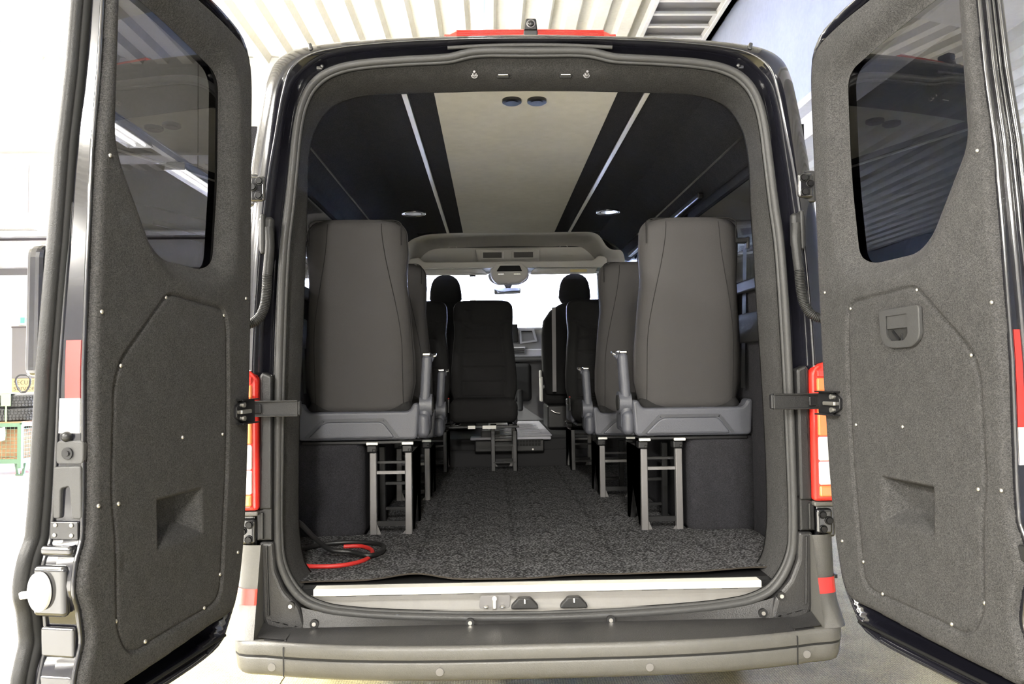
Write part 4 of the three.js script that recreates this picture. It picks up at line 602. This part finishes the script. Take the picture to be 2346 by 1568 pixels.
const backGeo = backrest();
// the leather cover: rear face and both sides of the backrest, standing a millimetre proud
const coverPoint = (h, a, out = 0.0012, H = 0.775) => { const rT = 0.062, over = Math.max(0, h - (H - rT)), cut = rT - Math.sqrt(Math.max(0, rT * rT - over * over)), low = smooth(0.03, 0, h), c = Math.cos(a), s = Math.sin(a), ux = Math.sign(c) * Math.abs(c) ** 0.4, uz = Math.sign(s) * Math.abs(s) ** (2 / 3.2);
  const w = lerp(frontW(h), rearW(h), clamp(uz * 0.9 + 0.1)) - cut * 0.95 - low * 0.012 + out, dep = 0.064 - cut * 0.5 - low * 0.01 + out; return [ux * w, h, -0.06 + 0.115 * h + uz * dep + (uz > 0 ? -0.012 * ux * ux : 0)]; };
const coverGeo = strip(Array.from({ length: 81 }, (_, i) => Array.from({ length: 61 }, (_, j) => coverPoint(0.004 + i / 80 * 0.768, lerp(-0.2, Math.PI + 0.2, j / 60)))));
const seamGeo = [-1, 1].map(s => tube(Array.from({ length: 40 }, (_, i) => { const h = 0.01 + i / 39 * 0.745, x = lerp(0.176, 0.105, smooth(0.25, 0.775, h)); let lo = 0.001, hi = Math.PI / 2; for (let k = 0; k < 30; k++) { const m = (lo + hi) / 2; coverPoint(h, m)[0] > x ? lo = m : hi = m; } const p = coverPoint(h, lo, 0.0014); return [s * p[0], p[1], p[2]]; }), 0.0016, 70, 5));
const pipingGeo = tube(Array.from({ length: 40 }, (_, i) => { const t = i / 39 * 2 - 1, a = t * Math.PI / 2, x = 0.182 * Math.sign(t) * Math.min(1, Math.abs(t) * 1.35), k = smooth(0.55, 1, Math.abs(t)); return [x, 0.772 - 0.10 * k * k, -0.06 + 0.115 * 0.75 + 0.034]; }), 0.0022, 80, 6);
function legFrame(legH, xs) {                                         // tubes, gussets, rails
  const f = 0.30, parts = { tube: [], bar: [], clamp: [], tab: [], plate: [] };
  for (const x of xs) {
    parts.tube.push([bar([x, 0.002, -0.03], [x, legH - 0.04, -0.03], 0.028, 0.028, 0.004), slab([[x + 0.012, 0], [x + 0.032 * Math.sign(xs[0] + xs[1] - 2 * x), 0], [x + 0.012, 0.05]].map(([a, b]) => [a, b]), 0.006).translate(0, 0, -0.03)]);
    parts.bar.push([bar([x, 0.002, -f], [x, legH - 0.04, -f + 0.02], 0.026, 0.026, 0.003)]);
    parts.clamp.push([rbox(0.042, 0.03, 0.05, 0.006, x - 0.004, legH - 0.024, -0.03), rbox(0.012, 0.012, 0.06, 0.003, x + 0.006, legH - 0.03, -0.03)]);
    parts.tab.push(rbox(0.046, 0.011, 0.016, 0.003, x, legH - 0.002, 0.002));
  }
  return parts;
}
function makeSeat(name, label, { x, z, legH, turn = 0, inner, arm = true, squash = 1, group }) {
  const t = thing(name, label, 'seat', [x, 0.618, z], turn, group), P = (n, g, m) => mesh(n, g, m, t);
  const y = legH, i = inner, k = arm ? 1 : 0.88, K = g => g.scale(k, 1, 1);                                          // inner: the side towards the aisle in the seat's own x
  const b = P('backrest', [backGeo].flat().map(g => g.clone().scale(1, squash, 1).translate(0, y + 0.115, -0.03)), M.fabric); b.userData.label = 'black fabric backrest with quilted front';
  mesh('rear_cover', coverGeo.clone().scale(1, squash, 1).translate(0, y + 0.115, -0.03), M.leather, b).userData.label = 'dark grey leather rear cover'; mesh('seam', seamGeo.map(g => g.clone().scale(1, squash, 1).translate(0, y + 0.115, -0.03)), M.leatherSide, b); mesh('piping', pipingGeo.clone().scale(1, squash, 1).translate(0, y + 0.115, -0.03), M.leatherSide, b);
  const c = P('seat_cushion', [rbox(0.43, 0.15, 0.45, 0.05, 0, y + 0.10, -0.26)], M.fabric); mesh('cushion_seam', [bar([-0.14, y + 0.17, -0.487], [-0.14, y + 0.04, -0.487], 0.003), bar([0.14, y + 0.17, -0.487], [0.14, y + 0.04, -0.487], 0.003)], M.leatherSide, c);
  const sh = P('base_shell', [K(slab(rounded([[-0.236, 0.012, 0.02], [0.236, 0.012, 0.02], [0.245, 0.155, 0.012], [0.222, 0.158, 0.012], [0.205, 0.125, 0.02], [-0.205, 0.125, 0.02], [-0.222, 0.158, 0.012], [-0.245, 0.155, 0.012]], 0.02), 0.075, 0.012).translate(0, y, -0.07)), slab(rounded([[-0.20, 0.02], [0.15, 0.02], [0.10, 0.085], [-0.13, 0.085]], 0.02), 0.016, 0.006).translate(0, y, -0.004)], M.seatPlastic); sh.userData.label = 'grey plastic base shell';
  mesh('side_shell', [-1, 1].map(q => rbox(0.03, 0.12, 0.34, 0.014, q * (arm ? 0.237 : 0.201), y + 0.072, -0.20)), M.seatPlastic, sh);
  mesh('pressed_line', [bar([-0.205, y + 0.022, 0.006], [-0.135, y + 0.092, 0.006], 0.012, 0.004), bar([-0.135, y + 0.092, 0.006], [0.105, y + 0.092, 0.006], 0.012, 0.004), bar([0.105, y + 0.092, 0.006], [0.16, y + 0.022, 0.006], 0.012, 0.004)], M.seatPlasticSide, sh);
  if (arm) {
    const a = P('armrest', [rbox(0.05, 0.11, 0.11, 0.024, i * 0.262, y + 0.085, -0.07), rbox(0.040, 0.215, 0.062, 0.017, 0, 0.10, 0.028).rotateZ(-i * 0.06).translate(i * 0.262, y + 0.14, -0.08), rbox(0.04, 0.028, 0.075, 0.013, i * 0.279, y + 0.335, -0.085, 0.2, 0, i * 0.25)], M.seatPlastic); a.userData.label = 'grey folded up armrest';
    mesh('pivot_cover', [put(new THREE.CylinderGeometry(0.046, 0.046, 0.05, 28).scale(1, 1, 1.15), i * 0.268, y + 0.145, -0.065, 0, 0, Math.PI / 2), rbox(0.05, 0.10, 0.12, 0.035, i * 0.258, y + 0.065, -0.06)], M.seatPlastic, a); mesh('pivot_hole', cyl(0.032, 0.032, 0.01, 24, i * 0.292, y + 0.145, -0.062, 0, 0, Math.PI / 2), M.groove, a); mesh('armrest_cap', [rbox(0.036, 0.014, 0.06, 0.006, i * 0.272, y + 0.352, -0.055), rbox(0.038, 0.010, 0.04, 0.004, i * 0.289, y + 0.347, -0.11, 0.25, 0, i * 0.2)], M.chrome, a);
  }
  const xs = [i * 0.198, i * 0.057], L = legFrame(legH, xs);
  for (let k = 0; k < 2; k++) { P('leg', L.tube[k], M.steelGrey); P('leg', L.bar[k], M.steelDark); P('rail_clamp', L.clamp[k], M.steelDark); P('rail_tab', L.tab[k], M.whitePlastic); }
  P('crossbar', bar([xs[0], legH - 0.12, -0.03], [xs[1], legH - 0.12, -0.03], 0.012, 0.016), M.steelGrey); P('crossbar', bar([xs[0], legH - 0.085, -0.08], [xs[1], legH - 0.085, -0.08], 0.010, 0.014), M.steelDark); P('crossbar', bar([xs[0], 0.045, -0.04], [xs[1], 0.045, -0.04], 0.02, 0.012), M.steelDark);
  P('crossbar', bar([xs[0], 0.06, -0.30], [xs[1], 0.06, -0.30], 0.012, 0.02), M.steelDark); P('crossbar', bar([xs[0], 0.17, -0.29], [xs[1], 0.17, -0.29], 0.012, 0.02), M.steelDark);
  P('side_plate', slab([[-0.33, 0.0], [-0.29, 0.0], [-0.20, 0.16], [-0.06, 0.02], [-0.04, 0.02], [-0.02, legH - 0.04], [-0.33, legH - 0.04]], 0.004).rotateY(Math.PI / 2).applyMatrix4(new THREE.Matrix4().makeScale(1, 1, -1)).translate(xs[0] + i * 0.016, 0, 0).applyMatrix4(new THREE.Matrix4()).translate(0, 0, 0), M.steelDark).scale.z = 1;
  P('seat_rail', [rbox(0.44, 0.012, 0.02, 0.003, 0, legH + 0.002, -0.012), rbox(0.03, 0.02, 0.42, 0.004, -0.17, legH + 0.005, -0.23), rbox(0.03, 0.02, 0.42, 0.004, 0.17, legH + 0.005, -0.23)], M.steelDark);
  if (!arm) { const bk = P('belt_buckle', [rbox(0.014, 0.09, 0.045, 0.006, 0.2235, y + 0.13, -0.36)], M.black); mesh('buckle_button', rbox(0.010, 0.008, 0.03, 0.003, 0.2235, y + 0.177, -0.36), M.redSoft, bk); }
  if (arm) { P('belt_guide', [rbox(0.05, 0.022, 0.03, 0.006, -i * 0.215, y + 0.80, -0.01), rbox(0.015, 0.05, 0.03, 0.005, -i * 0.24, y + 0.79, -0.01)], M.black); P('belt_strap', grid(2, 10, (u, v) => [-i * lerp(0.238, 0.215, v), y + lerp(0.78, 0.2, v), -0.01 - u * 0.045]), M.black); }
  return t;
}
makeSeat('passenger_seat', 'rearmost left seat, large grey leather back beside the red cable', { x: -0.672, z: -0.715, legH: 0.37, inner: 1, group: 'forward facing passenger seats' });
makeSeat('passenger_seat', 'rearmost right seat, large grey leather back by the right wheel box', { x: 0.672, z: -0.715, legH: 0.37, inner: -1, group: 'forward facing passenger seats' });
makeSeat('passenger_seat', 'forward facing seat directly in front of the rearmost left seat', { x: -0.665, z: -1.52, legH: 0.306, inner: 1, group: 'forward facing passenger seats' });
makeSeat('passenger_seat', 'forward facing seat directly in front of the rearmost right seat', { x: 0.618, z: -1.52, legH: 0.306, inner: -1, group: 'forward facing passenger seats' });
const c1 = makeSeat('passenger_seat', 'rear facing quilted black seat in the middle of the van', { x: -0.19, z: -2.93, legH: 0.300, inner: -1, arm: false, turn: Math.PI, squash: 0.93, group: 'rear facing passenger seats' });
makeSeat('passenger_seat', 'rear facing quilted black seat left of the middle one', { x: -0.64, z: -2.93, legH: 0.300, inner: -1, arm: false, turn: Math.PI, squash: 0.93, group: 'rear facing passenger seats' });
makeSeat('passenger_seat', 'rear facing quilted black seat on the right, half hidden', { x: 0.585, z: -2.93, legH: 0.300, inner: 1, arm: false, turn: Math.PI, squash: 0.93, group: 'rear facing passenger seats' });
for (const [xx, w] of [[0.075, 0.045], [-0.035, 0.085]]) mesh('part_label', box(w, 0.02, 0.002, xx, 0.302, -0.495), M.whitePlastic, c1).userData.label = 'white part label';
mesh('rail_front', rbox(0.44, 0.014, 0.02, 0.003, 0, 0.302, -0.48), M.steelDark, c1);
// cab seats
for (const [x, who] of [[-0.492, 'left cab seat with black headrest in front of the windscreen'], [0.528, 'right cab seat with black headrest in front of the windscreen']]) {
  const t = thing('cab_seat', who, 'seat', [x, 0.80, -3.72], 0, 'cab seats'), P = (n, g, m) => mesh(n, g, m, t);
  const loft = (tab, y0, y1, zc, d, nExp) => { const rings = []; for (let i = 0; i <= 40; i++) { const h = lerp(y0, y1, i / 40), w = tab(h), k = smooth(y1, y1 - 0.05, h), r = []; for (let j = 0; j < 48; j++) { const a = j / 48 * 6.28319, c = Math.cos(a), s = Math.sin(a); r.push([Math.sign(c) * Math.abs(c) ** (2 / nExp) * w, h, zc(h) + Math.sign(s) * Math.abs(s) ** (2 / nExp) * d * (0.55 + 0.45 * k)]); } rings.push(r); } return strip(rings, true, true); };
  P('backrest', loft(table([[0.28, 0.235], [0.45, 0.262], [0.75, 0.272], [0.86, 0.255], [0.94, 0.20], [0.99, 0.12], [1.005, 0.06]]), 0.28, 1.005, h => -0.05 + (h - 0.28) * 0.12, 0.07, 3.5), M.fabric);
  const hr = P('headrest', loft(table([[1.0, 0.105], [1.04, 0.128], [1.10, 0.124], [1.16, 0.112], [1.20, 0.09], [1.222, 0.055], [1.23, 0.02]]), 1.0, 1.23, h => 0.0 + (h - 1.0) * 0.1, 0.05, 3), M.fabric);
  for (const s of [-1, 1]) mesh('headrest_post', rod([s * 0.05, 0.94, 0.01], [s * 0.05, 1.02, 0.01], 0.007, 10), M.chrome, hr);
  P('seat_cushion', rbox(0.52, 0.15, 0.52, 0.05, 0, 0.27, -0.30), M.fabric); P('seat_base', [rbox(0.46, 0.19, 0.46, 0.02, 0, 0.10, -0.22)], M.black);
  P('side_cover', [rbox(0.022, 0.20, 0.09, 0.01, -Math.sign(x) * 0.272, 0.32, -0.05), rbox(0.018, 0.06, 0.05, 0.008, -Math.sign(x) * 0.278, 0.44, -0.03)], M.whitePlastic); P('recline_lever', [tube([[-Math.sign(x) * 0.20, 0.155, 0.03], [-Math.sign(x) * 0.165, 0.135, 0.035], [-Math.sign(x) * 0.13, 0.13, 0.035]], 0.006, 20, 6)], M.zinc);
  P('seat_belt', [grid(2, 12, (u, v) => [Math.sign(x) * -0.16 - u * 0.03, lerp(0.96, 0.30, v), 0.075 + 0.03 * (1 - v)])], M.steelGrey);
}
scene.traverse(o => { if (o.isLight) o.castShadow = true; });
renderer.render(scene, camera);
